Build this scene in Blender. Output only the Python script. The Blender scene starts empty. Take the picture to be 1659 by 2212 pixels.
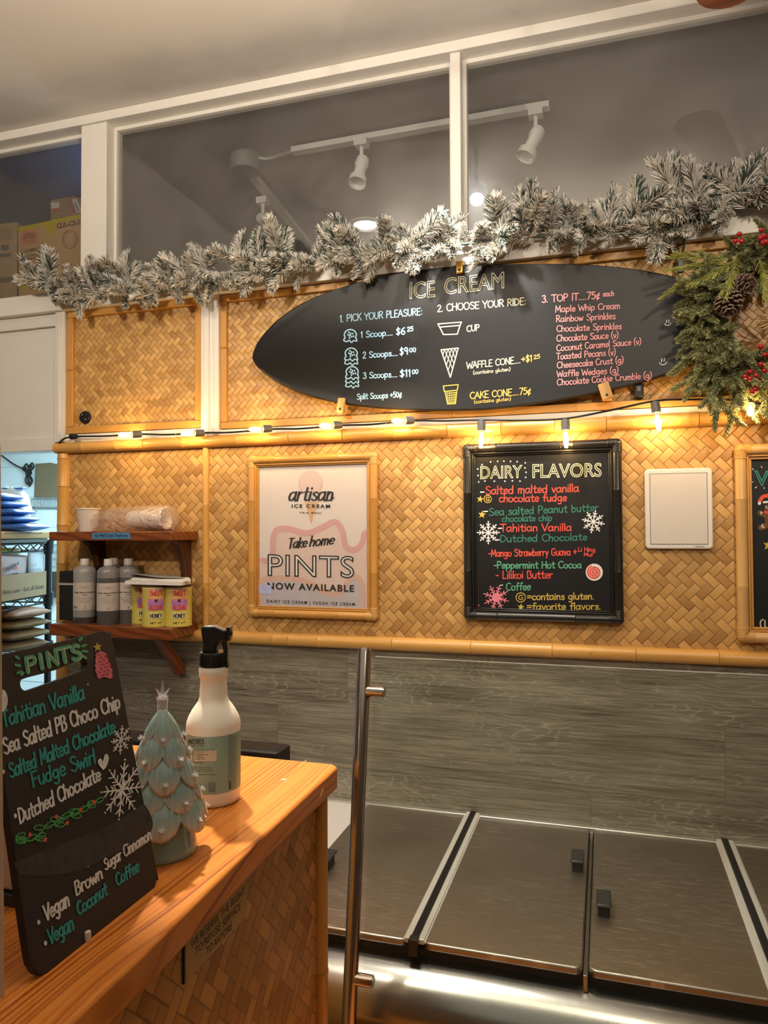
import bpy, math, random
import numpy as np
from mathutils import Vector, Matrix
random.seed(7)
sc = bpy.context.scene
COL = sc.collection
PI = math.pi

# ------------------------------------------------------------------ camera
# wall with the menu boards is the plane Y=0, X runs right along it, Z is up
F_PX, YAW, PITCH, ROLL = 1573.7, 0.29449, 0.02588, -0.004616
W_PX, H_PX = 1659, 2212
CAMP = np.array([0.0, -2.0, 1.6])
_w = np.array([-math.sin(YAW)*math.cos(PITCH), math.cos(YAW)*math.cos(PITCH), math.sin(PITCH)])
_r = np.array([math.cos(YAW), math.sin(YAW), 0.0]); _u = np.cross(_r, _w)
CR = _r*math.cos(ROLL)+_u*math.sin(ROLL); CU = -_r*math.sin(ROLL)+_u*math.cos(ROLL); CW = _w
cam_d = bpy.data.cameras.new('camera'); cam = bpy.data.objects.new('camera', cam_d); COL.objects.link(cam)
cam_d.sensor_fit = 'VERTICAL'; cam_d.sensor_height = 36.0; cam_d.lens = F_PX/H_PX*36.0
cam_d.clip_start = 0.02
M3 = Matrix((CR, CU, -CW)).transposed()
cam.matrix_world = Matrix.Translation(Vector(CAMP)) @ M3.to_4x4()
sc.camera = cam

def ray(x, y): return (x-W_PX/2)/F_PX*CR-(y-H_PX/2)/F_PX*CU+CW
def atY(x, y, Y=0.0):
    d = ray(x, y); return CAMP+d*(Y-CAMP[1])/d[1]
def atZ(x, y, Z):
    d = ray(x, y); return CAMP+d*(Z-CAMP[2])/d[2]
def atX(x, y, X):
    d = ray(x, y); return CAMP+d*(X-CAMP[0])/d[0]
def atP(x, y, p, n):
    d = ray(x, y); n = np.array(n, float); return CAMP+d*((np.array(p)-CAMP)@n)/(d@n)
def proj(P):
    d = np.array(P)-CAMP; z = d@CW; return W_PX/2+F_PX*(d@CR)/z, H_PX/2-F_PX*(d@CU)/z

# ------------------------------------------------------------------ view, world, lights
sc.view_settings.view_transform = 'Standard'; sc.view_settings.look = 'None'
sc.view_settings.gamma = 1.0; sc.view_settings.use_curve_mapping = False
sc.view_settings.exposure = 0.25
world = bpy.data.worlds.new('room_ambience'); sc.world = world; world.use_nodes = True
bg = world.node_tree.nodes['Background']; bg.inputs[0].default_value = (1.0, 0.86, 0.69, 1); bg.inputs[1].default_value = 0.42

def lamp(name, kind, loc, energy, color, aim=None, size=0.1, spot=60, blend=0.6):
    d = bpy.data.lights.new(name, kind); d.energy = energy; d.color = color
    if kind == 'AREA': d.shape = 'DISK'; d.size = size
    else: d.shadow_soft_size = size
    if kind == 'SPOT': d.spot_size = math.radians(spot); d.spot_blend = blend
    o = bpy.data.objects.new(name, d); COL.objects.link(o); o.location = loc
    if aim is not None: o.rotation_euler = (Vector(aim)-Vector(loc)).to_track_quat('-Z', 'Y').to_euler()
    return o
WARM = (1.0, 0.80, 0.56); NEUT = (1.0, 0.90, 0.76)
HOT = (-0.426, -0.510, 2.785)                 # track head whose reflection shows in the transom glass
lamp('ceiling_spot_light', 'SPOT', (HOT[0], HOT[1]+0.03, HOT[2]-0.03), 75, (1.0, 0.93, 0.84), (-0.34, -0.02, 2.12), 0.02, 44, 0.7)
lamp('counter_downlight', 'SPOT', (-1.12, -0.42, 2.90), 240, (1.0, 0.86, 0.66), (-0.52, -1.02, 1.22), 0.035, 21.5, 0.5)
lamp('wall_wash_light', 'SPOT', (-0.85, -1.35, 2.90), 26, (1.0, 0.86, 0.67), (-0.6, 0.0, 1.5), 0.05, 88, 0.8)
lamp('wall_wash_light_right', 'SPOT', (0.05, -1.2, 2.62), 15, (1.0, 0.86, 0.67), (0.15, 0.0, 1.45), 0.05, 80, 0.8)
lamp('freezer_downlight', 'SPOT', (-0.62, -0.55, 2.88), 40, (1.0, 0.93, 0.82), (-0.42, -0.55, 0.8), 0.05, 46, 0.6)
lamp('ceiling_bounce_fill', 'AREA', (-0.4, -1.5, 2.35), 40, (1.0, 0.88, 0.74), (-0.4, -1.6, 3.4), 1.0)  # unseen fill, added in place of bounce on ceiling and beam
lamp('upper_wall_fill', 'SPOT', (0.9, -2.5, 2.62), 88, (1.0, 0.87, 0.72), (0.1, 0.0, 2.62), 0.05, 74, 0.9)  # unseen spot, added to brighten the upper wall and transom
lamp('upper_wall_fill_left', 'SPOT', (-1.4, -2.4, 2.62), 88, (1.0, 0.87, 0.72), (-1.35, 0.0, 2.62), 0.05, 78, 0.9)  # second added fill, for the left part of the upper wall
lamp('storage_room_light', 'AREA', (-2.3, 1.0, 2.20), 70, (0.66, 0.90, 1.0), (-2.25, 1.2, 1.0), 0.9)
lamp('storage_front_light', 'POINT', (-2.0, 0.55, 2.02), 4.0, (0.72, 0.92, 1.0), None, 0.15)
lamp('loft_light', 'POINT', (0.3, 1.2, 2.55), 4.6, (1.0, 0.88, 0.72), None, 0.3)
lamp('loft_side_light', 'POINT', (-2.02, 0.9, 2.62), 34, (0.55, 0.7, 1.0), None, 0.15)

# ------------------------------------------------------------------ mesh helpers
class MB:
    def __init__(s): s.v = []; s.f = []; s.m = []; s.cm = 0; s.attr = None
    def add(s, vs, fs):
        b = len(s.v); s.v += [tuple(float(c) for c in v) for v in vs]
        for f in fs: s.f.append([b+i for i in f]); s.m.append(s.cm)
        return s
    def box(s, c, d, rz=0, rot=None):
        c = np.array(c, float); hx, hy, hz = d[0]/2, d[1]/2, d[2]/2
        R = np.array(rot) if rot is not None else np.array(Matrix.Rotation(rz, 3, 'Z'))
        vs = [c+R@np.array((x*hx, y*hy, z*hz)) for z in (-1, 1) for y in (-1, 1) for x in (-1, 1)]
        return s.add(vs, [(0, 2, 3, 1), (4, 5, 7, 6), (0, 1, 5, 4), (2, 6, 7, 3), (0, 4, 6, 2), (1, 3, 7, 5)])
    def bx(s, x0, x1, y0, y1, z0, z1): return s.box(((x0+x1)/2, (y0+y1)/2, (z0+z1)/2), (abs(x1-x0), abs(y1-y0), abs(z1-z0)))
    def tube(s, pts, r, n=8, caps=True):
        pts = [np.array(p, float) for p in pts]; rs = r if hasattr(r, '__len__') else [r]*len(pts)
        rings = []; prev = None
        for i, p in enumerate(pts):
            t = pts[min(i+1, len(pts)-1)]-pts[max(i-1, 0)]; t = t/(np.linalg.norm(t)+1e-12)
            if prev is None:
                a = np.array((0, 0, 1.0)) if abs(t[2]) < .9 else np.array((1.0, 0, 0))
            else: a = prev
            x = a-t*(a@t); x /= np.linalg.norm(x)+1e-12; prev = x; y = np.cross(t, x)
            rings.append([p+rs[i]*(math.cos(2*PI*k/n)*x+math.sin(2*PI*k/n)*y) for k in range(n)])
        vs = [v for g in rings for v in g]; fs = []
        for i in range(len(pts)-1):
            for k in range(n): fs.append((i*n+k, i*n+(k+1) % n, (i+1)*n+(k+1) % n, (i+1)*n+k))
        if caps: fs.append(tuple(range(n))[::-1]); fs.append(tuple((len(pts)-1)*n+k for k in range(n)))
        return s.add(vs, fs)
    def lathe(s, prof, c=(0, 0, 0), n=32, axis=None, a0=0, a1=2*PI, caps=True):
        # prof: list of (r, h); axis: 3x3 whose third column is the lathe axis
        c = np.array(c, float); A = np.eye(3) if axis is None else np.array(axis)
        full = abs(a1-a0-2*PI) < 1e-6; m = n if full else n+1
        vs = [c+A@np.array((r*math.cos(a0+(a1-a0)*k/n), r*math.sin(a0+(a1-a0)*k/n), h)) for r, h in prof for k in range(m)]
        fs = []
        for i in range(len(prof)-1):
            for k in range(n): fs.append((i*m+k, i*m+(k+1) % m, (i+1)*m+(k+1) % m, (i+1)*m+k))
        if full and caps:
            if prof[0][0] > 1e-6: fs.append(tuple(range(m))[::-1])
            if prof[-1][0] > 1e-6: fs.append(tuple((len(prof)-1)*m+k for k in range(m)))
        return s.add(vs, fs)
    def ball(s, c, r, n=12, m=8, sc3=(1, 1, 1)):
        c = np.array(c, float); pr = []
        vs = [c+np.array((0, 0, -r*sc3[2]))]
        for i in range(1, m):
            a = -PI/2+PI*i/m
            for k in range(n): vs.append(c+r*np.array((math.cos(a)*math.cos(2*PI*k/n)*sc3[0], math.cos(a)*math.sin(2*PI*k/n)*sc3[1], math.sin(a)*sc3[2])))
        vs.append(c+np.array((0, 0, r*sc3[2]))); fs = []
        for k in range(n): fs.append((0, 1+(k+1) % n, 1+k))
        for i in range(m-2):
            for k in range(n): fs.append((1+i*n+k, 1+i*n+(k+1) % n, 1+(i+1)*n+(k+1) % n, 1+(i+1)*n+k))
        t = len(vs)-1; b = 1+(m-2)*n
        for k in range(n): fs.append((b+k, b+(k+1) % n, t))
        return s.add(vs, fs)
    def prism(s, poly, ext):
        # poly: list of 3D points (planar), ext: extrusion vector
        poly = [np.array(p, float) for p in poly]; e = np.array(ext, float); n = len(poly)
        vs = poly+[p+e for p in poly]
        nr = sum((np.cross(poly[i]-poly[0], poly[(i+1) % n]-poly[0]) for i in range(n)), np.zeros(3))
        fl = (nr@e) > 0
        fs = [tuple(range(n))[::-1] if fl else tuple(range(n)), tuple(range(n, 2*n)) if fl else tuple(range(n, 2*n))[::-1]]
        for i in range(n):
            q = (i, (i+1) % n, n+(i+1) % n, n+i); fs.append(q if fl else q[::-1])
        return s.add(vs, fs)
    def poly(s, pts): return s.add(pts, [tuple(range(len(pts)))])

def root_loc(o):
    v = Vector((0, 0, 0))
    while o is not None: v += o.location; o = o.parent
    return v
def link(o, parent=None):
    COL.objects.link(o)
    if parent is not None: o.parent = parent
    return o
def finish(name, me, mats, parent, smooth, bevel):
    o = bpy.data.objects.new(name, me); link(o, parent)
    for m in (mats if isinstance(mats, (list, tuple)) else [mats]): me.materials.append(m)
    if smooth:
        me.polygons.foreach_set('use_smooth', [True]*len(me.polygons))
        if smooth is not True: me.set_sharp_from_angle(angle=math.radians(smooth))
    if bevel:
        b = o.modifiers.new('bevel', 'BEVEL'); b.width = bevel; b.segments = 2; b.limit_method = 'ANGLE'; b.angle_limit = math.radians(35)
    return o
def build(name, mb, mats, parent=None, smooth=35, bevel=0, base=None):
    # vertices are given in world space; the object's origin is its thing's base
    off = root_loc(parent) if parent is not None else Vector(base if base is not None else (0, 0, 0))
    me = bpy.data.meshes.new(name)
    me.from_pydata([(v[0]-off[0], v[1]-off[1], v[2]-off[2]) for v in mb.v], [], mb.f)
    me.polygons.foreach_set('material_index', mb.m); me.update()
    o = finish(name, me, mats, parent, smooth, bevel)
    if parent is None and base is not None: o.location = base
    return o
def thing(name, label, cat, loc, group=None):
    o = bpy.data.objects.new(name, None); o.empty_display_size = 0.05; link(o); o.location = Vector([float(c) for c in loc])
    o['label'] = label; o['category'] = cat
    if group: o['group'] = group
    return o
def tag(o, label, cat, group=None, kind=None):
    o['label'] = label; o['category'] = cat
    if group: o['group'] = group
    if kind: o['kind'] = kind
    return o
def struct(name, mb=None, m=None, label=None, smooth=35, bevel=0, loc=(0, 0, 0)):
    if mb is None:
        o = bpy.data.objects.new(name, None); link(o); o.location = loc
    else: o = build(name, mb, m, None, smooth, bevel)
    o['kind'] = 'structure'
    if label: o['label'] = label
    return o
def copy_tree(o, parent=None):
    c = o.copy(); COL.objects.link(c)
    if parent is not None: c.parent = parent
    for ch in list(o.children): copy_tree(ch, c)
    return c
def rotm(ax, a): return np.array(Matrix.Rotation(a, 3, ax))
def frame_to(d, up=(0, 0, 1)):
    # 3x3 whose third column points along d
    d = np.array(d, float); d /= np.linalg.norm(d); up = np.array(up, float)
    if abs(d@up) > .98*np.linalg.norm(up): up = np.array((1.0, 0, 0))
    x = np.cross(up, d); x /= np.linalg.norm(x); return np.array((x, np.cross(d, x), d)).T

# ------------------------------------------------------------------ materials
class G:
    def __init__(s, name, rough=0.5, metal=0.0, spec=0.5):
        s.m = bpy.data.materials.new(name); s.m.use_nodes = True; s.nt = s.m.node_tree; s.b = s.nt.nodes['Principled BSDF']
        s.out = s.nt.nodes['Material Output']
        s.set('Roughness', rough); s.set('Metallic', metal); s.set('Specular IOR Level', spec)
    def set(s, k, v):
        i = s.b.inputs[k] if isinstance(k, str) else k
        if isinstance(v, bpy.types.NodeSocket): s.nt.links.new(v, i)
        elif hasattr(v, '__len__') and len(v) == 3 and i.type == 'RGBA': i.default_value = (*v, 1)
        else: i.default_value = v
        return s
    def node(s, t, **k):
        n = s.nt.nodes.new(t)
        for a, v in k.items(): setattr(n, a, v)
        return n
    def inp(s, n, i, v): s.set(n.inputs[i], v)
    def math(s, op, a, b=0.0, c=None):
        n = s.node('ShaderNodeMath', operation=op); s.inp(n, 0, a); s.inp(n, 1, b)
        if c is not None: s.inp(n, 2, c)
        return n.outputs[0]
    def coord(s, kind='Object'): return s.node('ShaderNodeTexCoord').outputs[kind]
    def xyz(s, v):
        n = s.node('ShaderNodeSeparateXYZ'); s.inp(n, 0, v); return n.outputs[0], n.outputs[1], n.outputs[2]
    def vec(s, x, y, z):
        n = s.node('ShaderNodeCombineXYZ'); s.inp(n, 0, x); s.inp(n, 1, y); s.inp(n, 2, z); return n.outputs[0]
    def map(s, v, scale=(1, 1, 1), loc=(0, 0, 0), rot=(0, 0, 0)):
        n = s.node('ShaderNodeMapping'); s.inp(n, 0, v); n.inputs['Scale'].default_value = scale; n.inputs['Location'].default_value = loc; n.inputs['Rotation'].default_value = rot
        return n.outputs[0]
    def noise(s, v, scale=5, detail=3, rough=0.5, dist=0.0, out=0):
        n = s.node('ShaderNodeTexNoise'); s.inp(n, 'Vector', v); s.inp(n, 'Scale', scale); s.inp(n, 'Detail', detail); s.inp(n, 'Roughness', rough); s.inp(n, 'Distortion', dist)
        return n.outputs[out]
    def white(s, v):
        n = s.node('ShaderNodeTexWhiteNoise'); s.inp(n, 0, v); return n.outputs['Value']
    def wave(s, v, scale=5, dist=2, detail=2, dscale=1, direction='X', rings=False):
        n = s.node('ShaderNodeTexWave'); s.inp(n, 0, v); s.inp(n, 'Scale', scale); s.inp(n, 'Distortion', dist); s.inp(n, 'Detail', detail); s.inp(n, 'Detail Scale', dscale)
        n.wave_type = 'RINGS' if rings else 'BANDS'
        if not rings: n.bands_direction = direction
        return n.outputs[1]
    def ramp(s, f, stops, interp='LINEAR'):
        n = s.node('ShaderNodeValToRGB'); s.inp(n, 0, f); e = n.color_ramp.elements; n.color_ramp.interpolation = interp
        while len(e) < len(stops): e.new(0.5)
        for i, (p, c) in enumerate(stops): e[i].position = p; e[i].color = (*c, 1) if len(c) == 3 else c
        return n.outputs[0]
    def mix(s, f, a, b, mode='MIX'):
        n = s.node('ShaderNodeMix', data_type='RGBA', blend_type=mode); s.inp(n, 0, f); s.inp(n, 6, a); s.inp(n, 7, b); return n.outputs[2]
    def rng(s, v, a0, a1, b0, b1):
        n = s.node('ShaderNodeMapRange'); s.inp(n, 0, v)
        for i, x in enumerate((a0, a1, b0, b1)): s.inp(n, i+1, x)
        return n.outputs[0]
    def bump(s, h, strength=0.3, dist=0.002):
        n = s.node('ShaderNodeBump'); s.inp(n, 'Height', h); s.inp(n, 'Strength', strength); s.inp(n, 'Distance', dist)
        s.nt.links.new(n.outputs[0], s.b.inputs['Normal']); return s
    def col(s, v): return s.set('Base Color', v)

def plain(name, c, rough=0.5, metal=0.0, var=0.06, scale=25, spec=0.5, bump=0.0):
    g = G(name, rough, metal, spec); n = g.noise(g.coord(), scale, 4)
    g.col(g.mix(n, tuple(x*(1-var) for x in c), tuple(min(1, x*(1+var)) for x in c)))
    if bump: g.bump(g.noise(g.coord(), scale*6, 3), bump, 0.001)
    return g.m
def emis(name, c, strength):
    g = G(name, 0.5); g.col((0.02, 0.02, 0.02)); g.set('Emission Color', c); g.set('Emission Strength', strength); return g.m
def clear(name, tint=(1, 1, 1), rough=0.02, ior=1.5, gain=1.0, haze=0.0, hazecol=(0.7, 0.7, 0.7), crinkle=0.0, dust=0.0):
    g = G(name); nt = g.nt; nt.nodes.remove(g.b)
    t = g.node('ShaderNodeBsdfTransparent'); g.inp(t, 0, tint)
    gl = g.node('ShaderNodeBsdfGlossy'); g.inp(gl, 'Roughness', rough)
    fr = g.node('ShaderNodeFresnel'); g.inp(fr, 0, ior)
    gm0 = g.node('ShaderNodeNewGeometry'); f = g.math('MULTIPLY', g.math('MULTIPLY', fr.outputs[0], gain), g.math('SUBTRACT', 1.0, gm0.outputs['Backfacing']))
    if crinkle:
        b = g.node('ShaderNodeBump'); g.inp(b, 'Height', g.noise(g.map(g.coord(), (1, 1, 2.2)), 22, 3, .6, 1.4)); g.inp(b, 'Strength', crinkle); g.inp(b, 'Distance', 0.02)
        nt.links.new(b.outputs[0], gl.inputs['Normal']); nt.links.new(b.outputs[0], fr.inputs['Normal'])
    mx = g.node('ShaderNodeMixShader'); g.inp(mx, 0, f); nt.links.new(t.outputs[0], mx.inputs[1]); nt.links.new(gl.outputs[0], mx.inputs[2]); last = mx.outputs[0]
    if dust:
        # greasy film that smears bright reflections
        g2 = g.node('ShaderNodeBsdfGlossy'); g.inp(g2, 'Roughness', .26); m3 = g.node('ShaderNodeMixShader'); g.inp(m3, 0, g.rng(g.noise(g.coord(), 6, 4, .6), .3, .7, dust*.4, dust*1.6)); nt.links.new(last, m3.inputs[1]); nt.links.new(g2.outputs[0], m3.inputs[2]); last = m3.outputs[0]
    if haze:
        d = g.node('ShaderNodeBsdfDiffuse'); g.inp(d, 0, hazecol); m2 = g.node('ShaderNodeMixShader'); 
        hz = g.rng(g.noise(g.coord(), 3.0, 5, .6), .35, .75, haze*.3, haze*1.6) if haze < .3 else haze
        g.inp(m2, 0, hz); nt.links.new(last, m2.inputs[1]); nt.links.new(d.outputs[0], m2.inputs[2]); last = m2.outputs[0]
    nt.links.new(last, g.out.inputs[0]); return g.m

def weave(name, w, ax=('x', 'z'), c0=(0.30, 0.145, 0.036), c1=(0.62, 0.36, 0.115), seed=0.0):
    # 2/2 twill of split bamboo laid on the diagonal: zigzag rows
    g = G(name, 0.42); x, y, z = g.xyz(g.coord()); q = {'x': x, 'y': y, 'z': z}; a, b = q[ax[0]], q[ax[1]]
    wob = g.noise(g.coord(), 2.3, 2)
    a = g.math('ADD', a, g.math('MULTIPLY', g.math('SUBTRACT', wob, .5), w*1.1))
    k = 0.70711/w
    u = g.math('MULTIPLY', g.math('ADD', a, b), k); v = g.math('MULTIPLY', g.math('SUBTRACT', b, a), k)
    i = g.math('FLOOR', u); j = g.math('FLOOR', v); fu = g.math('SUBTRACT', u, i); fv = g.math('SUBTRACT', v, j)
    sm = g.math('ADD', g.math('ADD', i, j), seed); kk = g.math('FLOOR', g.math('DIVIDE', sm, 4.0)); md = g.math('SUBTRACT', sm, g.math('MULTIPLY', kk, 4.0))
    warp = g.math('LESS_THAN', md, 1.5); m2 = g.math('MODULO', md, 2.0)
    def sel(p, r): return g.math('ADD', g.math('MULTIPLY', warp, p), g.math('MULTIPLY', g.math('SUBTRACT', 1.0, warp), r))
    across = sel(fu, fv); along = g.math('MULTIPLY', g.math('ADD', m2, sel(fv, fu)), .5)
    strand = sel(i, j); idv = g.vec(strand, kk, warp)
    rnd = g.white(idv); rs = g.white(g.vec(strand, warp, 3.3))
    fib = g.noise(g.vec(g.math('MULTIPLY', sel(u, v), 9.0), g.math('MULTIPLY', sel(v, u), .55), rnd), 2.0, 3, .6)
    big = g.noise(g.coord(), 1.7, 2)
    t = g.math('ADD', g.math('ADD', g.math('MULTIPLY', rnd, .46), g.math('MULTIPLY', rs, .16)), g.math('ADD', g.math('MULTIPLY', fib, .28), g.math('MULTIPLY', big, .22)))
    base = g.ramp(t, [(0.2, c0), (.5, tuple((p+r)/2 for p, r in zip(c0, c1))), (.85, c1)])
    ea = g.math('MULTIPLY', g.math('MULTIPLY', across, g.math('SUBTRACT', 1.0, across)), 4.0)
    el = g.math('MULTIPLY', g.math('MULTIPLY', along, g.math('SUBTRACT', 1.0, along)), 4.0)
    gap = g.math('MULTIPLY', g.rng(ea, 0.0, .28, 0, 1), g.rng(el, 0.0, .2, 0, 1))
    g.col(g.mix(g.rng(gap, 0, 1, .72, 0.0), base, (0.13, 0.055, 0.012)))
    h = g.math('ADD', g.math('MULTIPLY', g.math('POWER', el, .6), .7), g.math('MULTIPLY', g.rng(ea, 0, .35, 0, 1), .35))
    h = g.math('ADD', h, g.math('MULTIPLY', fib, .10))
    g.bump(h, .8, w*.16); return g.m

def bamboo(name, c0, c1, axis='x', rough=0.35):
    g = G(name, rough); co = g.coord(); sc3 = {'x': (1.2, 60, 60), 'y': (60, 1.2, 60), 'z': (60, 60, 1.2)}[axis]
    n = g.noise(g.map(co, sc3), 1.0, 4, .6); n2 = g.noise(co, 6, 3)
    t = g.math('ADD', g.math('MULTIPLY', n, .6), g.math('MULTIPLY', n2, .4))
    spot = g.noise(g.map(co, (30, 30, 30)), 1.4, 2)
    c = g.ramp(t, [(.25, c0), (.7, c1)])
    g.col(g.mix(g.rng(spot, .70, .76, 0, .45), c, tuple(x*.4 for x in c0)))
    g.bump(n, .12, .001); return g.m

def wood(name, cd, cl, grain='y', scale=34, rough=0.3, dist=3.0, coat=0.0):
    g = G(name, rough); co = g.coord()
    st = {'x': (.22, 1, 1), 'y': (1, .22, 1), 'z': (1, 1, .22)}[grain]; d = {'x': 'Y', 'y': 'X', 'z': 'X'}[grain]
    v = g.map(co, st, (.31, .17, .23))
    wv = g.wave(v, scale, dist, 3, 1.4, 'DIAGONAL' if grain != 'q' else d); fn = g.noise(g.map(co, tuple(240 if a == 1 else 6 for a in st)), 1.0, 3, .6); bg_ = g.noise(v, 7, 3)
    t = g.math('ADD', g.math('ADD', g.math('MULTIPLY', wv, .55), g.math('MULTIPLY', fn, .2)), g.math('MULTIPLY', bg_, .35))
    g.col(g.ramp(t, [(.15, cd), (.45, tuple(.45*a+.55*b for a, b in zip(cd, cl))), (.9, cl)]))
    g.bump(fn, .1, .0008)
    if coat: g.set('Coat Weight', coat); g.set('Coat Roughness', .18)
    return g.m

def fir(name, cd, cl, rough=.3, k=260.0):
    # straight-grained softwood board, growth lines run along y and bend round a few knots
    g = G(name, rough); co = g.coord(); x, y, z = g.xyz(co)
    warp = g.noise(g.map(co, (5, .9, 5)), 1.0, 2, .5); vor = g.node('ShaderNodeTexVoronoi'); g.inp(vor, 0, g.map(co, (5.5, 1.9, 5.5), (.35, .33, .1))); vor.inputs['Scale'].default_value = 1.0
    kn = g.math('POWER', g.rng(vor.outputs['Distance'], 0, .30, 1, 0), 2.0)
    u = g.math('ADD', g.math('ADD', g.math('ADD', x, g.math('MULTIPLY', z, .6)), g.math('MULTIPLY', warp, .07)), g.math('MULTIPLY', kn, .035))
    ln = g.noise(g.vec(g.math('MULTIPLY', u, k), g.math('MULTIPLY', y, 1.1), 0.0), 1.0, 1, .4)
    fn = g.noise(g.map(co, (420, 9, 420)), 1.0, 2, .6); big = g.noise(g.map(co, (3, 1.2, 3)), 1.0, 2)
    t = g.math('ADD', g.math('ADD', g.math('MULTIPLY', g.rng(ln, .34, .60, 0, 1), .66), g.math('MULTIPLY', fn, .16)), g.math('MULTIPLY', big, .28))
    c = g.ramp(t, [(.15, cd), (.45, tuple(.4*a+.6*b for a, b in zip(cd, cl))), (.85, cl)])
    g.col(g.mix(g.math('MULTIPLY', g.math('POWER', kn, 1.5), .75), c, tuple(.35*a for a in cd)))
    g.bump(fn, .08, .0006); g.set('Coat Weight', .25); g.set('Coat Roughness', .2); return g.m

def planks(name):
    # weathered grey oak-look vinyl planks
    g = G(name, 0.42); co = g.coord(); x, y, z = g.xyz(co)
    ph = .188; row = g.math('FLOOR', g.math('DIVIDE', g.math('ADD', z, .026), ph)); fz = g.math('FRACT', g.math('DIVIDE', g.math('ADD', z, .026), ph))
    off = g.math('MULTIPLY', g.white(g.vec(row, 3.0, 1.0)), 1.3); pl = 1.22
    cxx = g.math('DIVIDE', g.math('ADD', x, off), pl); ci = g.math('FLOOR', cxx); fx = g.math('FRACT', cxx)
    idr = g.white(g.vec(row, ci, 7.0))
    lv = g.vec(g.math('ADD', x, g.math('MULTIPLY', idr, 9.0)), g.math('MULTIPLY', idr, 5.0), g.math('ADD', z, g.math('MULTIPLY', idr, 3.0)))
    vor = g.node('ShaderNodeTexVoronoi'); g.inp(vor, 0, g.map(lv, (2.6, 1, 7.5))); vor.inputs['Scale'].default_value = 1.0; vor.inputs['Randomness'].default_value = 1.0
    knot = g.math('POWER', g.rng(vor.outputs['Distance'], 0, .55, 1, 0), 2.0)
    ww = g.noise(g.map(lv, (1.4, 1, 5.5)), 2.2, 3, .5)
    ring = g.math('ADD', g.math('MULTIPLY', ww, 16.0), g.math('MULTIPLY', vor.outputs['Distance'], 9.0))
    lines = g.math('ABSOLUTE', g.math('SUBTRACT', g.math('MULTIPLY', g.math('FRACT', ring), 2.0), 1.0))
    fine = g.noise(g.map(lv, (7, 1, 240)), 1.0, 4, .7); med = g.noise(g.map(lv, (3, 1, 30)), 1.0, 4, .6)
    mask = g.rng(g.noise(g.map(lv, (1.1, 1, 4)), 1.6, 2), .42, .58, 0, 1)
    t = g.math('ADD', g.math('ADD', g.math('MULTIPLY', g.rng(fine, .3, .7, 0, 1), .40), g.math('MULTIPLY', g.rng(med, .2, .8, 0, 1), .30)), g.math('MULTIPLY', g.math('SUBTRACT', idr, .5), .10))
    t = g.math('ADD', t, g.math('MULTIPLY', g.math('MULTIPLY', g.math('POWER', lines, 7.0), mask), .30))
    t = g.math('SUBTRACT', t, g.math('MULTIPLY', g.math('MULTIPLY', knot, mask), .34))
    t = g.math('ADD', t, .10)
    c = g.ramp(t, [(.20, (.098, .084, .060)), (.42, (.215, .188, .140)), (.58, (.305, .272, .208)), (.82, (.43, .395, .31))])
    seam = g.math('MAXIMUM', g.math('LESS_THAN', fz, .009), g.math('LESS_THAN', fx, .0014))
    g.col(g.mix(g.math('MULTIPLY', seam, .35), c, (.03, .026, .02)))
    g.bump(fine, .15, .001); return g.m

def steel(name, base=(.56, .53, .50), rough=.27, axis='x', scr=1.0, scratch=0.0):
    g = G(name, rough, 1.0); co = g.coord()
    st = {'x': (3, 260, 260), 'y': (260, 3, 260), 'z': (260, 260, 3)}[axis]
    br = g.noise(g.map(co, st), 1.0, 3, .6); bl = g.noise(co, 5, 4, .6)
    sp = g.noise(g.map(co, (40, 150, 40), rot=(0, 0, .5)), 1.0, 2, .5)
    base_c = g.mix(bl, tuple(c*.82 for c in base), base); h = g.math('ADD', br, g.math('MULTIPLY', sp, .8*scr))
    if scratch:
        # wear: fine light scratches of several directions
        sc_ = g.math('ADD', g.rng(g.noise(g.map(co, (14, 330, 1), rot=(0, 0, .10)), 1.0, 2, .5), .60, .70, 0, 1), g.math('ADD', g.rng(g.noise(g.map(co, (30, 420, 1), rot=(0, 0, -.35)), 1.0, 2, .5), .62, .72, 0, 1), g.rng(g.noise(g.map(co, (24, 380, 1), rot=(0, 0, .75)), 1.0, 2, .5), .64, .74, 0, .8)))
        wear = g.rng(g.noise(co, 3.2, 3), .38, .62, .15, 1); k = g.math('MULTIPLY', g.math('MULTIPLY', sc_, wear), scratch)
        base_c = g.mix(k, base_c, (.92, .90, .86)); h = g.math('ADD', h, g.math('MULTIPLY', k, 3.0))
    g.col(base_c)
    g.set('Roughness', g.math('ADD', rough-.08, g.math('ADD', g.math('MULTIPLY', br, .10), g.math('MULTIPLY', bl, .12*scr))))
    g.bump(h, .05, .0006); return g.m

WHITE = plain('white_paint', (.70, .665, .60), .45, 0, .04, 9, .4, .06)
WHITE2 = plain('white_paint_old', (.66, .63, .57), .5, 0, .06, 6, .4, .10)
g = G('ceiling_paint', .8, 0, .2); co = g.coord(); cx_, cy_, cz_ = g.xyz(co)
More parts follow.
